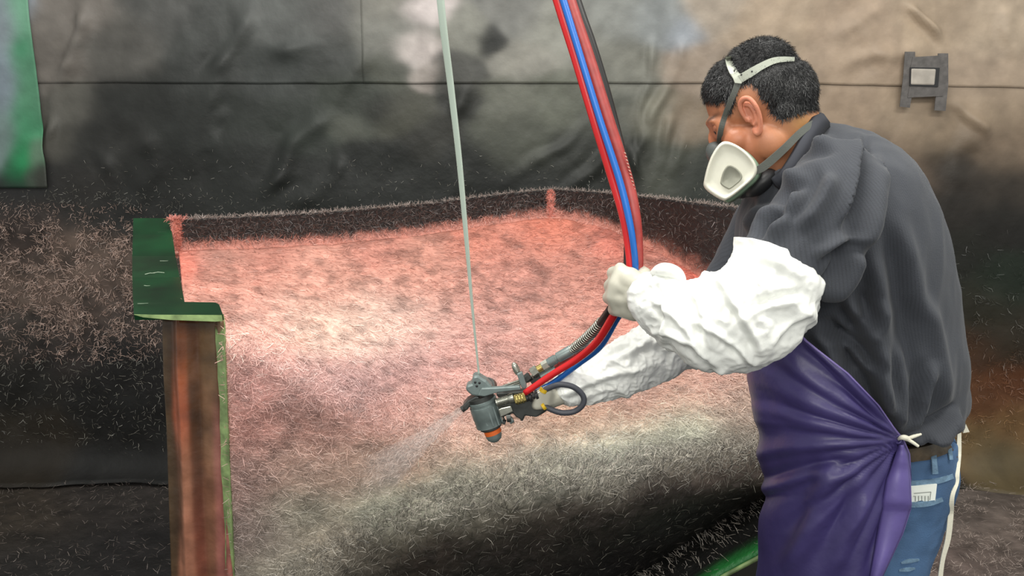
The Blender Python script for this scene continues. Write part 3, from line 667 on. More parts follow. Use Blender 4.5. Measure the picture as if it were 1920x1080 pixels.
# hair: hairline polygon measured on the near side, mirrored to the far side
HP = np.array([(1240, 196), (1326, 190), (1345, 196), (1361, 188), (1364, 210), (1371, 213), (1378, 192), (1386, 164), (1404, 156), (1420, 166), (1426, 186), (1436, 190), (1446, 212), (1466, 226), (1484, 220), (1510, 210), (1536, 206), (1600, 200), (1600, -60), (1240, -60)], float)
def polysd(x, y):
    ins = np.zeros(x.shape, bool); d = np.full(x.shape, 1e9); n = len(HP)
    for i in range(n):
        (x0, y0), (x1, y1) = HP[i], HP[(i + 1) % n]
        c = ((y0 > y) != (y1 > y)) & (x < (x1 - x0) * (y - y0) / (y1 - y0 + 1e-9) + x0); ins ^= c
        t = np.clip(((x - x0) * (x1 - x0) + (y - y0) * (y1 - y0)) / ((x1 - x0) ** 2 + (y1 - y0) ** 2), 0, 1)
        d = np.minimum(d, np.hypot(x - x0 - t * (x1 - x0), y - y0 - t * (y1 - y0)))
    return np.where(ins, d, -d)
lm = loc.copy(); lm[:, 1] = np.abs(lm[:, 1])
mx, my = proj(np.array(HC) + lm @ HR.T)
sd = polysd(mx, my)
sd = np.where((loc[:, 2] < -.055), -5, sd)
sel = sd > -1
# the strap presses the hair down between the crown and the back
def strapd(x, y):
    path = np.array([(1366, 108), (1374, 135), (1388, 152), (1412, 138), (1450, 118), (1490, 111)], float); d = np.full(x.shape, 1e9)
    for i in range(len(path) - 1):
        (x0, y0), (x1, y1) = path[i], path[i + 1]
        t = np.clip(((x - x0) * (x1 - x0) + (y - y0) * (y1 - y0)) / ((x1 - x0) ** 2 + (y1 - y0) ** 2), 0, 1)
        d = np.minimum(d, np.hypot(x - x0 - t * (x1 - x0), y - y0 - t * (y1 - y0)))
    return d
sdp = strapd(hx, hy)
thick = (.001 + .0075 * sm(-1, 22, sd)) * (.45 + .55 * sm(4, 17, sdp)) * (1 + .25 * fbm(hv * 60, 2)) + .009 * np.exp(-((hx - 1435) / 40) ** 2 - ((hy - 85) / 25) ** 2)
hv2 = hv + hn * thick[:, None]
fk = sel[hfc].all(1); hfh = hfc[fk]; used = np.unique(hfh); re = -np.ones(len(hv), int); re[used] = np.arange(len(used))
hairo = mesh('hair', hv2[used], re[hfh], M['hair'], person)
fcn = hfh[rng.integers(0, len(hfh), 26000)]; w = rng.dirichlet([1, 1, 1, 1], 26000)[..., None]
hpz = (hv2[fcn] * w).sum(1); hnz = (hn[fcn] * w).sum(1); hnz /= np.linalg.norm(hnz, axis=1)[:, None]
gd = np.array(hf) * .5 - np.array(hu) * .75
v, f, c = ribbons(hpz - hnz * .002, hnz, .0095, .0006, np.tile(lin((24, 24, 25)), (26000, 1)) * rng.uniform(.2, 2.0, 26000)[:, None], lift=.55, tdir=np.tile(gd, (26000, 1)), spread=.45)
tag(mesh('hair_strands', v, f, M['strand'], hairo, cols=c, smooth=False), kind='stuff')
hairo.children[0].matrix_parent_inverse = PINV[person.name]
hairo.children[0].matrix_parent_inverse = Matrix()
hairo.matrix_parent_inverse = PINV[person.name]
allhead = BVHTree.FromPolygons(np.concatenate([hv, hv2]).tolist(), np.concatenate([hfc, hfh + len(hv)]).tolist())
def hit(px, py, bvh, off=.002, dflt=1.5):
    a, dy, dz = ray(px, py); d = Vector((float(a), float(dy), float(dz))).normalized()
    r = bvh.ray_cast(Vector((0, 0, CZ)), d)
    return (r[0] - d * off) if r[0] is not None else P(px, py, dflt)
def strip(pix, widths, bvh, off, th, nsub=30, dflt=1.5, Yfix=None, guard=None):
    """flat band: pixel centre line laid on a surface; widths px"""
    q = cr(np.column_stack([pix, widths]), nsub); T = np.gradient(q[:, :2], axis=0); T /= np.linalg.norm(T, axis=1)[:, None]
    out = []
    Z = []
    for (x, y, w), (tx, ty_) in zip(q, T):
        if bvh is None: Z.append(min(float(np.interp(len(Z) / (nsub - 1), np.linspace(0, 1, len(Yfix)), Yfix)), hit(x, y, guard, .008).y if guard else 9))
        else:
            c = hit(x, y, bvh, off, dflt); Z.append(c.y)
    Z = np.array(Z)
    for _ in range(2): Z = np.convolve(np.pad(Z, 1, 'edge'), [.25, .5, .25], 'valid')
    for (x, y, w), (tx, ty_), z in zip(q, T, Z):
        a = P(x - ty_ * w / 2, y + tx * w / 2, z); b = P(x + ty_ * w / 2, y - tx * w / 2, z); bk = Vector((0, th, 0))
        out.append([a, b, b + bk, a + bk])
    return capped(np.array([[tuple(p) for p in r] for r in out]))

# respirator
# facepiece (shell around nose and chin)
fp = [he((.086, 0, -.050), (.034, .044, .040), .3), he((.074, 0, -.082), (.034, .044, .028)), he((.106, 0, -.050), (.016, .022, .024)), he((.098, 0, -.026), (.022, .021, .024))]
v, f, _ = fuse(fp, .003, 3); fpc = mesh('facepiece', v, f, M['face'], person)
tag(fpc, 'dark grey rubber half-mask facepiece')
v, f, _ = fuse([he((.058, .040, -.108), (.034, .030, .018), .2), he((.088, .036, -.100), (.024, .022, .02))], .003, 3); mesh('chin_cup', v, f, M['rubber'], person)
def cart(poly, Yc, tilt, name, m_, grow=1., back=.03, dx=0):
    pts = cr(np.array(poly + [poly[0], poly[1], poly[2]], float), 90)
    n0 = len(poly); t = np.linspace(1, n0 + 1, 60, endpoint=False)
    P_ = np.array(poly, float); out = []
    for tt_ in t:
        i = int(tt_); f_ = tt_ - i; p0, p1, p2, p3 = [P_[(i + k) % n0] for k in (-1, 0, 1, 2)]
        out.append(.5 * (2 * p1 + (p2 - p0) * f_ + (2 * p0 - 5 * p1 + 4 * p2 - p3) * f_ ** 2 + (3 * p1 - p0 - 3 * p2 + p3) * f_ ** 3))
    return np.array(out)
cpoly = [(1352, 268), (1372, 268), (1398, 284), (1417, 308), (1416, 330), (1394, 352), (1366, 373), (1352, 374), (1323, 354), (1321, 335), (1333, 295)]
cc0 = np.array([1369, 320]); ol = cart(cpoly, 0, 0, '', None)
def ring(scale, Yo):
    q = cc0 + (ol - cc0) * scale; Yv = 1.455 + (q[:, 0] - 1369) * -.00022 + Yo
    return PA(q[:, 0], q[:, 1], Yv)
cf = np.array([ring(.93, .030), ring(1.0, .022), ring(1.01, .008), ring(.985, .001), ring(.93, -.004), ring(.88, -.002), ring(.80, .0015), ring(.6, .0015), ring(.3, .0015), ring(.02, .0015)])
v, f = capped(cf); ft = mesh('filter_retainer', v, f, M['filt'], person); tag(ft, 'off-white filter retainer cap on the near side')
def shiftp(q, dx, dy): return q
q = cc0 + (ol - cc0) * .42 + [2, 12]
wr_ = lambda k, o: (lambda X, Y: PA(X, Y, 1.455 - (X - 1369) * .00022 + o))((q[:, 0] - 1371) * k + 1371, (q[:, 1] - 332) * k + 332)
v, f = capped(np.array([wr_(1, .003), wr_(.95, -.0015), wr_(.84, -.0015), wr_(.76, .0006), wr_(.05, .0006)]))
mesh('filter_window', v, f, M['filtd'], person)
q2 = cc0 + (ol - cc0) * 1.0 + [3, 2]
v, f = capped(np.array([PA(q2[:, 0] + 6, q2[:, 1] + 3, 1.503), PA(q2[:, 0] + 1, q2[:, 1], 1.478)])); tag(mesh('filter_cartridge', v, f, M['sage'], person), 'sage green filter cartridge body')
# far cartridge
fc0 = H(.085, -.085, -.075)
v, f = lathe(H(.08, -.06, -.07), H(.09, -.10, -.08), [(0, .03), (.2, .04), (.8, .042), (1, .036)]); mesh('filter_cartridge', v, f, M['sage'], person)
# straps
cr1 = strip([(1490, 111), (1470, 111), (1450, 114), (1428, 124), (1408, 136), (1388, 148)], [8, 10, 12, 13, 15, 15], allhead, .006, .003, 40)
cr2 = strip([(1366, 106), (1368, 117), (1372, 128), (1378, 139), (1386, 149)], [11, 13, 14, 15, 16], allhead, .006, .003, 24)
cr3 = strip([(1385, 138), (1385, 146), (1384, 156)], [30, 22, 12], allhead, .007, .003, 10)
mesh('head_cradle', *join([cr1, cr2, cr3]), M['cradle'], person, smooth=False)
for x_, y_ in ((1377, 133), (1390, 140), (1410, 134)):
    c_ = hit(x_, y_, allhead, .0095); mesh('cradle_hole', *ellip(tuple(c_), (.0016, .0016, .0016), None, 8, 6), M['rubber'], person)
mesh('head_strap', *strip([(1385, 154), (1376, 176), (1366, 200), (1357, 225), (1351, 248), (1350, 268)], [13, 11, 10, 10, 10, 12], allhead, .005, .002, 30, 1.49), M['band'], person, smooth=False)
mesh('neck_strap', *strip([(1414, 322), (1430, 314), (1450, 298), (1475, 275), (1500, 250), (1522, 233), (1540, 226)], [13, 15, 15, 14, 13, 12, 10], None, 0, .003, 40, Yfix=[1.478, 1.476, 1.474, 1.472, 1.478, 1.49, 1.52]), M['band'], person, smooth=False)

# shirt
tors = [(1448, 318, 1540, 232, 1.57, .066), (1440, 340, 1572, 236, 1.57, .105), (1415, 372, 1622, 252, 1.57, .165), (1398, 405, 1672, 286, 1.57, .195), (1392, 440, 1712, 345, 1.57, .205), (1392, 500, 1748, 430, 1.57, .2),
        (1400, 560, 1768, 520, 1.57, .19), (1412, 620, 1780, 600, 1.565, .18), (1424, 680, 1790, 670, 1.56, .175), (1436, 725, 1790, 700, 1.56, .165), (1445, 750, 1794, 732, 1.56, .16), (1452, 772, 1788, 752, 1.56, .15), (1456, 790, 1766, 770, 1.56, .138)]
tv, T_, R_ = loft(tors, 64, 90, 2.2)
upn = [(1500, 300, 1625, 320, 1.44, .07), (1470, 345, 1628, 370, 1.40, .075), (1440, 390, 1618, 430, 1.375, .075), (1410, 430, 1600, 490, 1.365, .072), (1392, 455, 1570, 535, 1.36, .068), (1385, 475, 1540, 560, 1.36, .062)]
uv_, _, _ = loft(upn, 36, 30)
upf = [(1430, 350, 1500, 400, 1.72, .07), (1386, 390, 1490, 450, 1.74, .065), (1362, 440, 1460, 510, 1.75, .06), (1332, 495, 1440, 570, 1.75, .055), (1312, 535, 1410, 600, 1.74, .05)]
fv_, _, _ = loft(upf, 36, 30)
sv, sf, sn = fuse([capped(tv), capped(uv_), capped(fv_)], .0055, 6)
ax_, ay_ = proj(sv)
def foldsum(px, py, FL):
    d = np.zeros_like(px)
    for x0, y0, x1, y1, w, a in FL:
        L = math.hypot(x1 - x0, y1 - y0); ux, uy = (x1 - x0) / L, (y1 - y0) / L
        t = ((px - x0) * ux + (py - y0) * uy) / L; q = (-(px - x0) * uy + (py - y0) * ux) + 6 * np.sin(t * 3.5)
        d += a * (np.exp(-(q / w) ** 2) - .6 * np.exp(-((q - 1.7 * w) / w) ** 2)) * sm(-.1, .2, t) * sm(1.1, .75, t)
    return d
SF = [(1622, 262, 1590, 420, 7, -.010), (1640, 300, 1600, 480, 12, .010), (1600, 470, 1545, 560, 10, .010), (1450, 300, 1560, 262, 10, .008), (1420, 380, 1500, 320, 12, .008), (1400, 430, 1470, 380, 12, .008), (1560, 330, 1500, 430, 14, .008), (1590, 560, 1660, 700, 14, .010),
      (1545, 600, 1600, 690, 14, -.010), (1640, 480, 1660, 800, 16, .008), (1690, 420, 1735, 740, 18, .008), (1730, 560, 1770, 760, 16, .007), (1600, 640, 1690, 800, 14, .010), (1560, 620, 1650, 690, 9, -.010), (1680, 640, 1690, 820, 12, .008), (1740, 680, 1700, 820, 10, .009),
      (1790, 770, 1700, 820, 7, .012), (1805, 800, 1720, 815, 7, -.010), (1530, 480, 1600, 440, 10, .008), (1650, 560, 1620, 640, 16, .007), (1500, 360, 1440, 450, 12, .009)]
near = sm(.45, -.15, sn[:, 1])
dd = foldsum(ax_, ay_, SF) * near * 2.6 + .008 * fbm(np.stack([sv[:, 0] * 9, sv[:, 1] * 9, sv[:, 2] * 4], -1), 3) + .003 * ridge(np.stack([sv[:, 0] * 26, sv[:, 1] * 26, sv[:, 2] * 9], -1), 2)
sv = sv + sn * dd[:, None]
cenx = np.interp(ay_, [240, 400, 800], [1500, 1570, 1625])
stripe = np.arctan2(sn[:, 1] * 0 + (sv[:, 1] - 1.57), sv[:, 0] - PA(cenx, ay_, 1.57)[:, 0])
shirt = mesh('shirt', sv, sf, M['shirt'], person, uv=np.column_stack([stripe * .33, sv[:, 2]]))
sbvh = BVHTree.FromPolygons(sv.tolist(), sf.tolist())
col_pts = [(1448, 338, 1.49), (1470, 318, 1.475), (1490, 288, 1.475), (1510, 252, 1.485), (1530, 222, 1.51), (1542, 216, 1.57), (1530, 226, 1.63), (1500, 255, 1.66)]
cs = cr([tuple(P(*p)) for p in col_pts], 50)
cvv = []
for k, p in enumerate(cs):
    w_ = .5 + .5 * math.sin(min(k / 49, 1) * math.pi)
    o_ = np.array([-.004, .003 if k < 34 else -.003, .005]) * w_
    t_n = np.array([.003, -.006, -.002])
    cvv.append([p + o_, p + o_ + t_n, p + t_n * 1.6 - np.array([-.012, .0, .016]), p - np.array([-.006, 0, .012])])
mesh('collar', *capped(np.array(cvv)), M['collar'], person)
# sleeves
TF = [(1290, 535, 1335, 650, 8, .010), (1340, 520, 1400, 615, 8, .010), (1225, 560, 1330, 665, 7, .009), (1245, 615, 1360, 692, 7, .009), (1375, 590, 1505, 545, 8, -.010), (1440, 650, 1520, 580, 8, .008), (1360, 555, 1430, 660, 8, .009), (1255, 515, 1290, 600, 6, .008), (1300, 600, 1420, 680, 6, .008),
      (1400, 480, 1500, 520, 10, .008), (1240, 530, 1250, 640, 6, .008), (1180, 660, 1240, 640, 8, .008), (1060, 740, 1200, 690, 7, .008), (1100, 700, 1200, 640, 7, -.008)]
def sleeve(st, name, amp, seed, sc=1., label=None):
    v, T, R = loft(st, 190, 250, 2.1); n = normals(v, True); c = v.mean(1)[:, None]; n *= np.sign(((v - c) * n).sum(-1))[..., None]
    q = v * sc + seed
    q = q + .02 * np.stack([fbm(q * 14, 2), fbm(q * 14 + 7, 2), fbm(q * 14 + 13, 2)], -1)
    cr_ = lambda p: 1 - 2.2 * np.abs(vnoise(p) - .5) * 2
    al = q[..., 0] * .8 - q[..., 2] * .6; ac = q[..., 0] * .6 + q[..., 2] * .8
    an2 = np.stack([al * 5, q[..., 1] * 12, ac * 17], -1)
    pxs, pys = proj(v)
    d = amp * (.8 * cr_(an2) + .8 * cr_(np.stack([al * 19, q[..., 1] * 22, ac * 25], -1) + 5) + .42 * cr_(q * 48 + 9) + .2 * cr_(q * 95)) + foldsum(pxs, pys, TF) * 1.0
    v = v + n * (d - amp * .3)[..., None]
    o = mesh(name, *capped(v), M['tyvek'], person); 
    if label: tag(o, label)
    return o
sleeve([(1384, 446, 1505, 492, 1.355, .052), (1380, 470, 1522, 535, 1.35, .066), (1368, 492, 1524, 575, 1.34, .074), (1352, 506, 1505, 625, 1.33, .076), (1330, 516, 1460, 665, 1.325, .075), (1302, 524, 1395, 688, 1.33, .07), (1272, 528, 1330, 686, 1.34, .066), (1254, 512, 1268, 655, 1.352, .055), (1236, 506, 1242, 630, 1.36, .047), (1226, 512, 1224, 608, 1.368, .040), (1228, 530, 1226, 590, 1.37, .028)],
       'sleeve_cover', .0058, 3.1, 1, 'crumpled white protective sleeve on the near arm')
cuf = [P(1222, 512, 1.36), P(1240, 506, 1.345), P(1262, 510, 1.345), P(1276, 522, 1.355), P(1278, 534, 1.37)]
tube('rolled_cuff', cuf, [.004, .011, .012, .009, .004], M['tyvek'], person, 12, 20)
sleeve([(1036, 716, 1046, 752, 1.615, .018), (1052, 702, 1062, 760, 1.62, .03), (1085, 688, 1105, 757, 1.63, .036), (1135, 658, 1165, 742, 1.65, .042), (1190, 622, 1225, 718, 1.67, .046), (1250, 588, 1290, 690, 1.7, .05), (1320, 560, 1370, 660, 1.73, .05)],
       'sleeve_cover', .0048, 8.4, 1.4, 'crumpled white protective sleeve on the far arm')

# gloves (five fingers each)
def glove(parts, name, label):
    v, f, _ = fuse(parts, .0024, 7); return tag(mesh(name, v, f, M['glove'], person), label)
def chain(pts, r): return [capsule(pts[i], pts[i + 1], r[i], r[i + 1]) for i in range(len(pts) - 1)]
gp = chain([P(1225, 560, 1.39), P(1195, 556, 1.395)], [.027, .029])
wr = [P(1192, 532, 1.392), P(1192, 548, 1.392), P(1190, 564, 1.394), P(1190, 580, 1.398)]
mc = [P(1166, 512, 1.405), P(1156, 533, 1.400), P(1152, 556, 1.402), P(1160, 578, 1.410)]
gp += chain([mc[0], mc[1], mc[2], mc[3]], [.0145, .0145, .0145, .0135]) + chain([P(1160, 520, 1.412), P(1150, 556, 1.414)], [.014, .014])
for a, b in zip(wr, mc): gp += chain([a, b], [.021, .0145])
gp += chain([P(1180, 525, 1.398), P(1178, 575, 1.402)], [.022, .02])
pip = [P(1150, 512, 1.436), P(1144, 536, 1.436), P(1142, 558, 1.438), P(1152, 580, 1.44)]
dip = [P(1168, 515, 1.462), P(1160, 540, 1.466), P(1158, 560, 1.466), P(1166, 582, 1.462)]
tip = [P(1190, 518, 1.458), P(1184, 544, 1.464), P(1182, 564, 1.462), P(1184, 588, 1.452)]
for a, b, c_, d in zip(mc, pip, dip, tip): gp += chain([a, b, c_, d], [.0145, .012, .010, .0088])
gp += chain([P(1168, 512, 1.404), P(1163, 503, 1.414)], [.0125, .0105])        # raised index knuckle
gp += chain([P(1205, 525, 1.402), P(1208, 514, 1.425), P(1200, 508, 1.45), P(1184, 512, 1.462)], [.016, .0125, .011, .009])  # thumb
glove(gp, 'glove', 'pale grey glove gripping the hose bundle')
gp = chain([P(1052, 738, 1.62), P(1030, 742, 1.615)], [.022, .026])
for k in range(4):
    y_ = 737 + 7.5 * k; x_ = 1026 - 2 * k
    gp += chain([P(1035, 740 + 2 * k, 1.612), P(x_, y_ - 3, 1.588), P(x_ - 13, y_, 1.582), P(x_ - 18, y_ + 1, 1.603), P(x_ - 10, y_ + 2, 1.622)], [.016, .0115, .0098, .009, .0082])
gp += chain([P(1040, 738, 1.62), P(1020, 727, 1.64), P(1004, 724, 1.635)], [.016, .0125, .0095])
glove(gp, 'glove', 'pale glove holding the grip of the spray gun')

# jeans, belt
hips = [(1462, 826, 1776, 806, 1.56, .145), (1458, 860, 1776, 845, 1.56, .15), (1456, 900, 1776, 885, 1.56, .155), (1456, 940, 1758, 935, 1.56, .15), (1458, 980, 1740, 985, 1.56, .15), (1462, 1030, 1720, 1035, 1.56, .15), (1468, 1075, 1704, 1080, 1.56, .145)]
jv, _, _ = loft(hips, 56, 40, 2.3)
jp = [capped(jv)]
for k in (0, 1):
    jp += [capsule(P(1610, 1020, 1.49 + .15 * k), kn[k], .088, .074, 24), capsule(kn[k], an[k] + Vector((0, 0, -.02)), .076, .062, 24)]
jv, jf, jn = fuse(jp, .006, 5)
jv = jv + jn * (.006 * fbm(jv * 14, 3) + .002 * ridge(jv * 30, 2))[:, None]
jeans = mesh('jeans', jv, jf, M['jeans'], person); jb = BVHTree.FromPolygons(jv.tolist(), jf.tolist())
for k in (0, 1):
    a0 = an[k]
    v, f, _ = fuse([ellip((a0.x - .05, a0.y, .045), (.14, .05, .044)), ellip((a0.x + .02, a0.y, .08), (.06, .045, .06)), prism([Vector((a0.x - .18, a0.y - .045, .0)), Vector((a0.x + .075, a0.y - .045, .0)), Vector((a0.x + .075, a0.y + .045, .0)), Vector((a0.x - .18, a0.y + .045, .0))], (0, 0, .03))], .006, 4)
    v[:, 2] = np.maximum(v[:, 2], .0); mesh('shoe', v, f, M['shoe'], person)
mesh('belt', *strip([(1660, 864), (1690, 864), (1720, 862), (1750, 856), (1772, 848), (1786, 840)], [42, 42, 43, 44, 44, 40], jb, .008, .008, 40, 1.5), M['belt'], person, smooth=False)
mesh('belt_loop', *strip([(1751, 833), (1752, 858), (1754, 889)], [9, 9, 11], jb, .013, .004, 12, 1.45), M['denimlight'], person, smooth=False)
mesh('belt_loop', *strip([(1780, 822), (1782, 840), (1784, 862)], [6, 6, 7], jb, .012, .004, 12, 1.5), M['denimlight'], person, smooth=False)
mesh('waist_seam', *strip([(1700, 907), (1730, 906), (1760, 902), (1788, 893)], [9, 10, 10, 9], jb, .003, .003, 30, 1.5), M['denimlight'], person, smooth=False)
mesh('pocket_hem', *strip([(1696, 946), (1720, 947), (1745, 944), (1768, 937)], [9, 9, 9, 7], jb, .004, .003, 24, 1.5), M['denimlight'], person, smooth=False)
for q_ in ([(1690, 1056), (1706, 1052), (1724, 1050)], [(1686, 1070), (1702, 1068), (1716, 1066)]):
    mesh('frayed_patch', *strip(q_, [3, 8, 3], jb, .002, .003, 10, 1.5), M['denimlight'], person, smooth=False)
# apron: shell wrapped round front of body
nA, nB = 190, 170
ayr = np.linspace(560, 1240, nB)
aL = np.interp(ayr, [560, 640, 680, 760, 860, 930, 1000, 1080, 1240], [1402, 1404, 1405, 1414, 1430, 1440, 1428, 1420, 1408])
aR = np.interp(ayr, [560, 640, 700, 760, 800, 822, 850, 930, 1000, 1080, 1240], [1440, 1512, 1588, 1645, 1672, 1690, 1702, 1706, 1686, 1650, 1590])
cxA = np.interp(ayr, [560, 1240], [1600, 1590])
av = np.zeros((nB, nA, 3)); nrmA = np.zeros_like(av)
for j in range(nB):
    Wd = cxA[j] - aL[j]; ph1 = math.acos(max(-1, min(1, (cxA[j] - aR[j]) / Wd)))
    ph = np.linspace(-1.15, ph1, nA)       # 0 = left silhouette, + towards camera
    hd = np.interp(ayr[j], [560, 650, 800, 950, 1240], [.15, .185, .2, .2, .205])
    xx = cxA[j] - Wd * np.cos(ph); Yv = 1.56 - hd * np.sin(ph)
    av[j] = PA(xx, ayr[j], Yv)
nrmA = normals(av); nrmA *= np.where((nrmA[..., 0:1] * -1 + nrmA[..., 1:2] * -1) < 0, -1, 1)
gx_, gy_ = proj(av); kx, ky = 1690, 824
ang = np.arctan2(gy_ - ky, gx_ - kx + 1e-6) % (2 * math.pi); rad = np.hypot(gx_ - kx, gy_ - ky)
amp = .0045 * sm(4, 60, rad) * sm(420, 120, rad) + .004
fa = np.sin(ang * 27 + 4 * fbm(np.stack([ang * 3, rad / 160, ang * 0], -1), 2)) * .4 + ridge(np.stack([ang * 6, rad / 200, ang * 0 + 4], -1), 2) * .5
dA = amp * fa + .008 * fbm(np.stack([gx_ / 90, gy_ / 160, gx_ * 0], -1), 3)
dA += foldsum(gx_, gy_, [(1700, 850, 1640, 1080, 12, .016), (1560, 870, 1480, 1080, 20, .012), (1430, 900, 1600, 860, 12, -.014), (1620, 900, 1560, 1080, 16, .010), (1410, 700, 1440, 900, 14, .006), (1520, 640, 1680, 815, 9, .008)])
edge_t = np.linspace(0, 1, nA)[None, :]
av = av + nrmA * (dA * sm(1.0, .97, edge_t) + .002)[..., None]
ap = mesh('apron', av.reshape(-1, 3), gridf(nA, nB), M['apron'], person)
m = ap.modifiers.new('solid', 'SOLIDIFY'); m.thickness = .002
tube('apron_edge', av[18:, -1] + np.array([0, -.001, 0]), .0022, M['hem'], person, n=6)
abv = BVHTree.FromPolygons(av.reshape(-1, 3).tolist(), gridf(nA, nB).tolist())
fy = np.linspace(834, 1150, 46); flL = np.interp(fy, [834, 900, 960, 1080, 1150], [1686, 1662, 1652, 1632, 1612]); flR = np.interp(fy, [834, 850, 900, 950, 1000, 1080, 1150], [1694, 1701, 1706, 1708, 1692, 1654, 1622])
FVp = []
for y_, a_, b_ in zip(fy, flL, flR):
    Ya = hit(a_, y_, abv, .003).y; FVp.append([P(a_ + (b_ - a_) * k, y_, Ya - .014 * math.sin(k * 2.6) + .004 * k) for k in np.linspace(0, 1, 9)])
fo = mesh('apron_flap', np.array([[tuple(p) for p in r] for r in FVp]).reshape(-1, 3), gridf(9, 46), M['flap'], person); m = fo.modifiers.new('solid', 'SOLIDIFY'); m.thickness = .002
tag(fo, 'lighter purple turned-back apron flap')
tube('flap_stitching', [P(b_, y_, FVp[i][-1].y - .001) for i, (y_, b_) in enumerate(zip(fy, flR))], .0016, M['hem'], person, n=6)
kp = av[int((824 - 560) / 680 * (nB - 1)), -1]; KY = min(kp[1], hit(1712, 822, sbvh, .0).y)
mesh('eyelet', *capped(tubev([P(1684 + 6 * math.cos(a), 824 + 7 * math.sin(a), KY - .008) for a in np.linspace(0, 2 * math.pi, 18)], .0022, 8)), M['apron'], person)
kn_ = [capped(tubev([P(1684, 823, KY - .004), P(1692, 820, KY - .014), P(1700, 822, KY - .012), P(1706, 826, KY - .014)], [.003, .0045, .005, .003], 8, 14)),
       capped(tubev([P(1702, 822, KY - .012), P(1714, 818, KY - .012), P(1727, 814, KY - .008)], [.003, .0032, .002], 8, 10)),
       capped(tubev([P(1702, 824, KY - .012), P(1712, 830, KY - .016), P(1722, 837, KY - .018)], [.003, .003, .0025], 8, 10))]
mesh('apron_knot', *join(kn_), M['cord'], person)
mesh('apron_tie', *strip([(1799, 812), (1798, 850), (1795, 885), (1795, 905), (1786, 930), (1783, 965), (1778, 1010), (1768, 1050), (1762, 1100), (1758, 1180)], [7, 9, 9, 6, 8, 10, 10, 8, 9, 9], None, 0, .002, 70, Yfix=[1.5, 1.49, 1.475, 1.47, 1.45, 1.44, 1.44, 1.44, 1.44, 1.44], guard=jb), M['cord'], person, smooth=False)
mesh('apron_bow', *prism([P(1806, 812, 1.5), P(1811, 795, 1.5), P(1818, 810, 1.5)], (0, .004, 0)), M['cord'], person, smooth=False)
tag(ap, 'purple waterproof apron gathered at the hip knot')

# card in the back pocket
cY = hit(1735, 925, jb, .008).y
card = thing('folded_card', P(1735, 925, cY), 'white printed card poking out of jeans back pocket', 'card')
mesh('card_sheet', *prism([P(1700, 912, cY), P(1757, 908, cY + .008), P(1753, 943, cY + .006), P(1700, 944, cY)], (0, .003, 0)), M['card'], card, smooth=False)
lines = [prism([P(x0, y0, cY - .001), P(x1, y1, cY - .001 + .003), P(x1, y1 + 1, cY - .001 + .003), P(x0, y0 + 1, cY - .001)], (0, .0005, 0)) for x0, y0, x1, y1 in ((1714, 925, 1746, 922), (1714, 930, 1714.8, 930))]
lines += [prism([P(x, 930, cY - .001), P(x + 1.2, 930, cY - .001), P(x + 1.2, 940, cY - .001), P(x, 940, cY - .001)], (0, .0005, 0)) for x in (1716, 1722, 1728, 1734, 1740)]
lines += [prism([P(1745, 923, cY + .001), P(1746, 923, cY + .001), P(1744, 938, cY + .001), P(1743, 938, cY + .001)], (0, .0005, 0))]
mesh('printed_lines', *join(lines), M['ink'], card, smooth=False)

# ------------------------------------------------------------------ hoses
def hose(name, m_, pix, r, label, cat='hose'):
    o = tube(name, [P(*q) for q in pix], r, M[m_], None, 14, 110); return tag(o, label, cat, 'hoses feeding the spray gun')
hose('red_hose', 'red', [(972, -250, 1.53), (1047, 0, 1.49), (1081, 111, 1.475), (1114, 222, 1.46), (1148, 333, 1.45), (1168, 400, 1.44), (1178, 455, 1.435), (1182, 505, 1.43), (1172, 550, 1.435), (1151, 590, 1.45), (1120, 640, 1.50), (1084, 672, 1.54), (1034, 703, 1.56), (984, 737, 1.57)],
     [.0095, .0095, .0088, .0085, .008, .008, .0075, .0075, .0075, .0075, .0072, .007, .0065, .006], 'bright red hose, left of the bundle, curving down to the gun')
hose('brick_red_hose', 'maroon', [(988, -250, 1.54), (1066, 0, 1.50), (1103, 111, 1.487), (1138, 222, 1.472), (1174, 333, 1.46), (1189, 400, 1.445), (1195, 455, 1.44), (1194, 515, 1.435), (1178, 555, 1.455), (1150, 580, 1.475), (1114, 622, 1.54), (1085, 656, 1.585), (1045, 688, 1.61), (1000, 710, 1.62)],
     [.0125, .0122, .0120, .0118, .0112, .0105, .0095, .0095, .0085, .008, .0075, .0075, .007, .006], 'thick brick red hose on the right of the bundle')
hose('blue_hose', 'blue', [(980, -250, 1.505), (1056, 0, 1.472), (1090, 111, 1.458), (1124, 222, 1.445), (1160, 333, 1.432), (1177, 400, 1.423), (1187, 455, 1.418), (1191, 510, 1.425), (1180, 562, 1.44), (1156, 600, 1.475), (1126, 650, 1.54), (1083, 684, 1.58), (1038, 717, 1.60), (1005, 735, 1.59)],
     [.0065, .0062, .0058, .0058, .006, .006, .0055, .0055, .0055, .0055, .0055, .0055, .0055, .005], 'bright blue hose between the two red hoses')
hose('black_hose', 'black', [(998, -250, 1.56), (1078, 0, 1.52), (1107, 80, 1.51), (1132, 160, 1.505), (1154, 240, 1.50), (1176, 330, 1.48), (1182, 400, 1.47), (1178, 460, 1.455), (1176, 505, 1.45), (1164, 550, 1.445), (1146, 578, 1.45), (1126, 606, 1.50)],
     [.0105, .0105, .0095, .009, .0085, .0075, .0075, .0075, .0075, .0075, .0075, .0075], 'black hose behind the red ones with a coiled end guard')
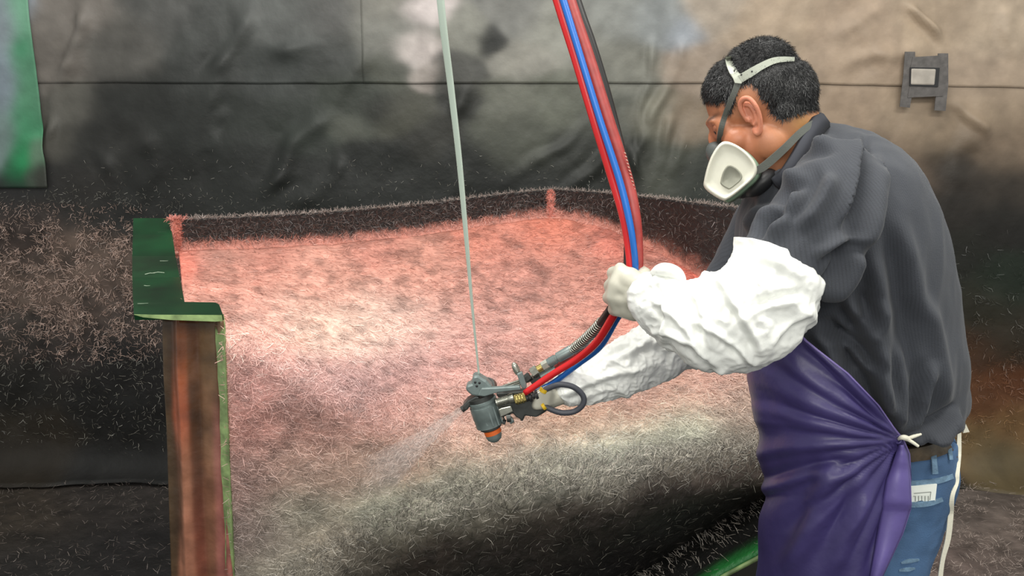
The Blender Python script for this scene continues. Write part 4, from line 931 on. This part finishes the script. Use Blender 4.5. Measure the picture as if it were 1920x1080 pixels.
# faint print on the thick hose
mk = []
for k in range(16):
    t_k = k / 15; x = np.interp(t_k, [0, 1], [1166, 1192]); y = np.interp(t_k, [0, 1], [285, 385])
    mk.append(prism([P(x + 4, y, 1.4485), P(x + 7.5, y + 1.5, 1.4485), P(x + 8, y + 3.5, 1.4485), P(x + 4.5, y + 2, 1.4485)], (0, .004, 0)))
pr = mesh('hose_print', *join(mk), M['print_'], bpy.data.objects['brick_red_hose'], smooth=False)
tag(tube('glass_roving', [P(806, -270, 1.20), P(826, 0, 1.27), P(845, 160, 1.34), (P(860, 290, 1.40)), P(872, 420, 1.46), P(885, 570, 1.53), P(899, 712, 1.60)], [.0058, .0056, .0052, .0048, .0042, .0026, .0018], M['roving'], None, 10, 60, flat=.5), 'pale glass roving strand hanging from above into the gun', 'strand')

# ------------------------------------------------------------------ chopper spray gun
G = thing('chopper_gun', P(930, 760, 1.6), 'grey metal spray gun with chopper drum and orange ringed cap', 'spray gun')
U = 1 / 955.
def g(x, y, dY=0.): return P(x, y, 1.60 + dY)
def cyl(name, a, b, r, m_, prof=None, n=24, lab=None):
    v, f = lathe(a, b, prof or [(0, r * .9), (.03, r), (.97, r), (1, r * .9)], n); o = mesh(name, v, f, M[m_], G)
    o.modifiers.new('split', 'EDGE_SPLIT').split_angle = math.radians(35)
    return o
def blk(name, poly, th, m_, dY=0., bv=.002):
    return bevel(mesh(name, *prism([g(x, y, dY) for x, y in poly], (0, th, 0)), M[m_], G, smooth=False), bv)
R = 27 * U
cyl('chopper_drum', g(903, 747), g(920, 802), R, 'gun', [(0, R * .8), (.04, R), (.12, R), (.13, R * .95), (.2, R * .95), (.21, R), (.6, R), (.62, R * .97), (.9, R * .95), (.93, R * .85), (1, R * .6)], 32)
for k in range(7):
    a = math.radians(-150 + 24 * k)
    d_ = Vector((math.cos(a) * R * .98, math.sin(a) * R * .98, 0))
    mesh('drum_rib', *prism([g(908, 756) + d_, g(911, 756) + d_, g(922, 790) + d_, g(919, 790) + d_], (0, .003, 0)), M['gun'], G, smooth=False)
cyl('drum_flange', g(899, 741), g(903, 750), R * .95, 'gund')
cyl('lower_collar', g(918, 793), g(921, 802), 21 * U, 'gund')
cyl('orange_ring', g(922, 804, -.003), g(925, 812, -.003), 16.5 * U, 'orange')
r_ = 15.5 * U; cyl('end_cap', g(924.5, 811, -.003), g(929, 829, -.003), r_, 'gun', [(0, r_), (.35, r_), (.65, r_ * .85), (.88, r_ * .5), (1, .0005)])
blk('head_block', [(886, 706), (896, 704), (905, 710), (912, 714), (922, 724), (926, 738), (905, 745), (884, 742), (873, 732), (874, 724), (884, 720)], .03, 'gun', -.022, .004)
for x, y in ((891, 717), (899, 718), (894, 724)): mesh('bolt_hole', *ellip(tuple(g(x, y, -.022)), (.0026, .0012, .0026), None, 10, 6), M['rubber'], G)
cyl('guide_wheel', g(913, 722, .012), g(918, 724, .03), 15 * U, 'gund')
blk('nozzle_shroud', [(867, 762), (876, 752), (893, 742), (900, 746), (896, 752), (884, 758), (876, 770), (869, 770)], .03, 'gund', -.016, .003)
cyl('spray_nozzle', g(872, 764, .0), g(866, 768, .0), 6 * U, 'gund')
blk('arm_plate', [(902, 728), (930, 727), (975, 724), (977, 731), (935, 736), (908, 744), (896, 742)], .012, 'gun', -.028, .002)
blk('support_bar', [(930, 738), (975, 734), (1000, 730), (1000, 738), (960, 744), (934, 746)], .02, 'gund', -.004)
sp8 = 8 * U
cyl('air_coupler', g(930, 755, -.02), g(963, 745, -.02), sp8, 'steel', [(0, sp8 * .8), (.02, sp8)] + sum([[(.1 + .09 * k, sp8), (.12 + .09 * k, sp8 * .86), (.15 + .09 * k, sp8 * .86), (.17 + .09 * k, sp8)] for k in range(7)], []) + [(.85, sp8 * 1.12), (1, sp8 * 1.12)])
cyl('brass_nut', g(965, 750, -.02), g(986, 744, -.02), 9 * U, 'brass', n=6)
for k in range(3): cyl('brass_rib', g(969 + 5 * k, 749 - 1.3 * k, -.02), g(971 + 5 * k, 748.4 - 1.3 * k, -.02), 9.8 * U, 'brass')
for k in range(4): cyl('barbed_fitting', g(986 + 6 * k, 747 - 2 * k, -.02), g(991 + 6 * k, 745.5 - 2 * k, -.02), (6 + k % 2 * 3) * U, 'rubber')
cyl('hose_ferrule', g(1006, 738, -.02), g(1020, 731, -.02), 6 * U, 'steel')
cyl('yellow_clamp', g(1017, 735, -.022), g(1020, 729, -.022), 7.4 * U, 'yellow', n=18)
cyl('yellow_clamp', g(1017, 763, -.022), g(1022, 760, -.022), 7.4 * U, 'yellow', n=18)
tube('loop_hose', [g(1015, 735, -.02), g(1030, 727, -.022), g(1051, 721, -.026), (g(1076, 726, -.028)), g(1093, 742, -.028), g(1093, 758, -.028), g(1078, 771, -.026), g(1055, 774, -.026), g(1034, 768, -.022), g(1012, 757, -.018)], 5.4 * U, M['rubgrey'], G, 14, 80)
blk('valve_block', [(934, 768), (940, 765), (958, 761), (962, 772), (950, 778), (938, 783)], .03, 'steel', -.024)
blk('gun_body', [(930, 760), (962, 752), (1002, 750), (1018, 757), (1024, 770), (1006, 783), (985, 780), (979, 789), (968, 783), (962, 776), (940, 784), (934, 775)], .036, 'gund', -.014, .003)
cyl('side_screw', g(950, 784, -.02), g(958, 783, -.02), 8 * U, 'gund', n=12)
cyl('side_screw', g(955, 790, -.018), g(962, 786, -.018), 6 * U, 'gun', n=12)
cyl('cap_nut', g(942, 790, -.01), g(948, 792, -.01), 5 * U, 'gund', n=6)
blk('trigger', [(974, 782), (984, 782), (980, 790), (976, 789)], .01, 'gund', -.008, .001)
blk('grip', [(1004, 752), (1026, 748), (1036, 764), (1020, 776), (1006, 784), (996, 778)], .024, 'gund', .004, .005)
blk('mounting_plate', [(969, 702), (979, 697), (988, 724), (986, 729), (978, 728)], .008, 'gun', -.026, .0015)
cyl('lever_knob', g(962, 680, -.01), g(972, 701, -.01), 6 * U, 'steel', [(0, 2 * U), (.08, 4 * U), (.3, 6 * U), (.7, 6.5 * U), (1, 5 * U)])
for k in range(3): cyl('guide_rod', g(943, 724 + 3.5 * k, .0), g(1000, 704 + 4 * k, .0), 2.1 * U, 'steel', n=10)
cyl('hex_nut', g(984, 712, -.004), g(994, 704, -.004), 8 * U, 'gund', n=6)
cyl('hex_nut', g(997, 700, -.004), g(1008, 692, -.004), 9.5 * U, 'steel', n=6)
cyl('union_fitting', g(1008, 693, -.004), g(1018, 687, -.004), 7 * U, 'brass')
cyl('hex_nut', g(1017, 688, -.004), g(1029, 681, -.004), 9.5 * U, 'steel', n=6)
cyl('swivel_sleeve', g(1028, 681, -.005), g(1074, 655, -.012), 9.5 * U, 'gun', [(0, 8 * U), (.1, 9 * U), (.3, 9 * U), (.32, 7.6 * U), (.38, 7.6 * U), (.4, 10 * U), (.95, 10 * U), (1, 9 * U)])
cyl('lower_union', g(996, 717, .0), g(1015, 706, .0), 7 * U, 'gund', n=6)
cyl('lower_union', g(1014, 707, .0), g(1042, 691, .0), 8 * U, 'gun')
# spring guard round the black hose
a = np.linspace(0, 1, 340); p0 = np.array(g(1073, 656, -.012)); pm = np.array(P(1103, 634, 1.55)); p1 = np.array(P(1130, 602, 1.50))
cl_ = ((1 - a) ** 2)[:, None] * p0 + (2 * a * (1 - a))[:, None] * pm + (a ** 2)[:, None] * p1
tg = np.gradient(cl_, axis=0); tg /= np.linalg.norm(tg, axis=1)[:, None]
xx = np.cross(tg, (0, -1, .1)); xx /= np.linalg.norm(xx, axis=1)[:, None]; yy_ = np.cross(tg, xx)
an_ = a * 2 * math.pi * 19
tube('spring_guard', cl_ + (np.cos(an_)[:, None] * xx + np.sin(an_)[:, None] * yy_) * 8.6 * U, 1.5 * U, M['steel'], G, 6)
tube('guard_core', cl_[::20], 7 * U, M['black'], G, 10)

# ------------------------------------------------------------------ spray
a0, a1 = np.array(g(868, 767)), np.array(P(690, 905, 1.80))
d = a1 - a0; n = 9000
t = rng.uniform(0, 1, n) ** .8; rr = .006 + .055 * t
dn = d / np.linalg.norm(d); x1 = np.cross(dn, (0, 0, 1.)); x1 /= np.linalg.norm(x1); y1 = np.cross(dn, x1)
pos = a0 + d * t[:, None] + x1 * (rng.normal(size=n) * rr * .5)[:, None] + y1 * (rng.normal(size=n) * rr * .5)[:, None]
k = rng.uniform(size=n) < .14 * (1 - .6 * t); pos = pos[k]
v, f, c = ribbons(pos, np.tile([0., -1, 0], (len(pos), 1)), .008, .0004, np.tile(lin((225, 205, 195)), (len(pos), 1)), lift=.5, tdir=np.tile(dn, (len(pos), 1)), spread=.25)
spray = thing('resin_spray', tuple(a0), 'fan of whitish resin spray leaving the gun nozzle', 'spray')
tag(mesh('flying_strands', v, f, M['fibre'], spray, cols=c, smooth=False), kind='stuff')
vm_ = bpy.data.materials.new('spray_mist'); vm_.use_nodes = True; nt = vm_.node_tree; nt.nodes.clear()
out = nt.nodes.new('ShaderNodeOutputMaterial'); pv_ = nt.nodes.new('ShaderNodeVolumePrincipled'); nt.links.new(pv_.outputs[0], out.inputs['Volume'])
pv_.inputs['Color'].default_value = (.96, .9, .88, 1); pv_.inputs['Anisotropy'].default_value = .1
geo = nt.nodes.new('ShaderNodeNewGeometry'); sub = nt.nodes.new('ShaderNodeVectorMath'); sub.operation = 'DISTANCE'; sub.inputs[1].default_value = tuple(a0)
nt.links.new(geo.outputs['Position'], sub.inputs[0])
mr = nt.nodes.new('ShaderNodeMapRange'); mr.inputs['From Min'].default_value = 0; mr.inputs['From Max'].default_value = float(np.linalg.norm(d)) * 1.02
mr.inputs['To Min'].default_value = 12; mr.inputs['To Max'].default_value = 0; nt.links.new(sub.outputs['Value'], mr.inputs['Value']); nt.links.new(mr.outputs[0], pv_.inputs['Density'])
v, f = lathe(a0, a1, [(0, .006), (.3, .016), (.6, .032), (.85, .048), (1, .058)], 24)
mesh('mist_cone', v, f, vm_, spray)
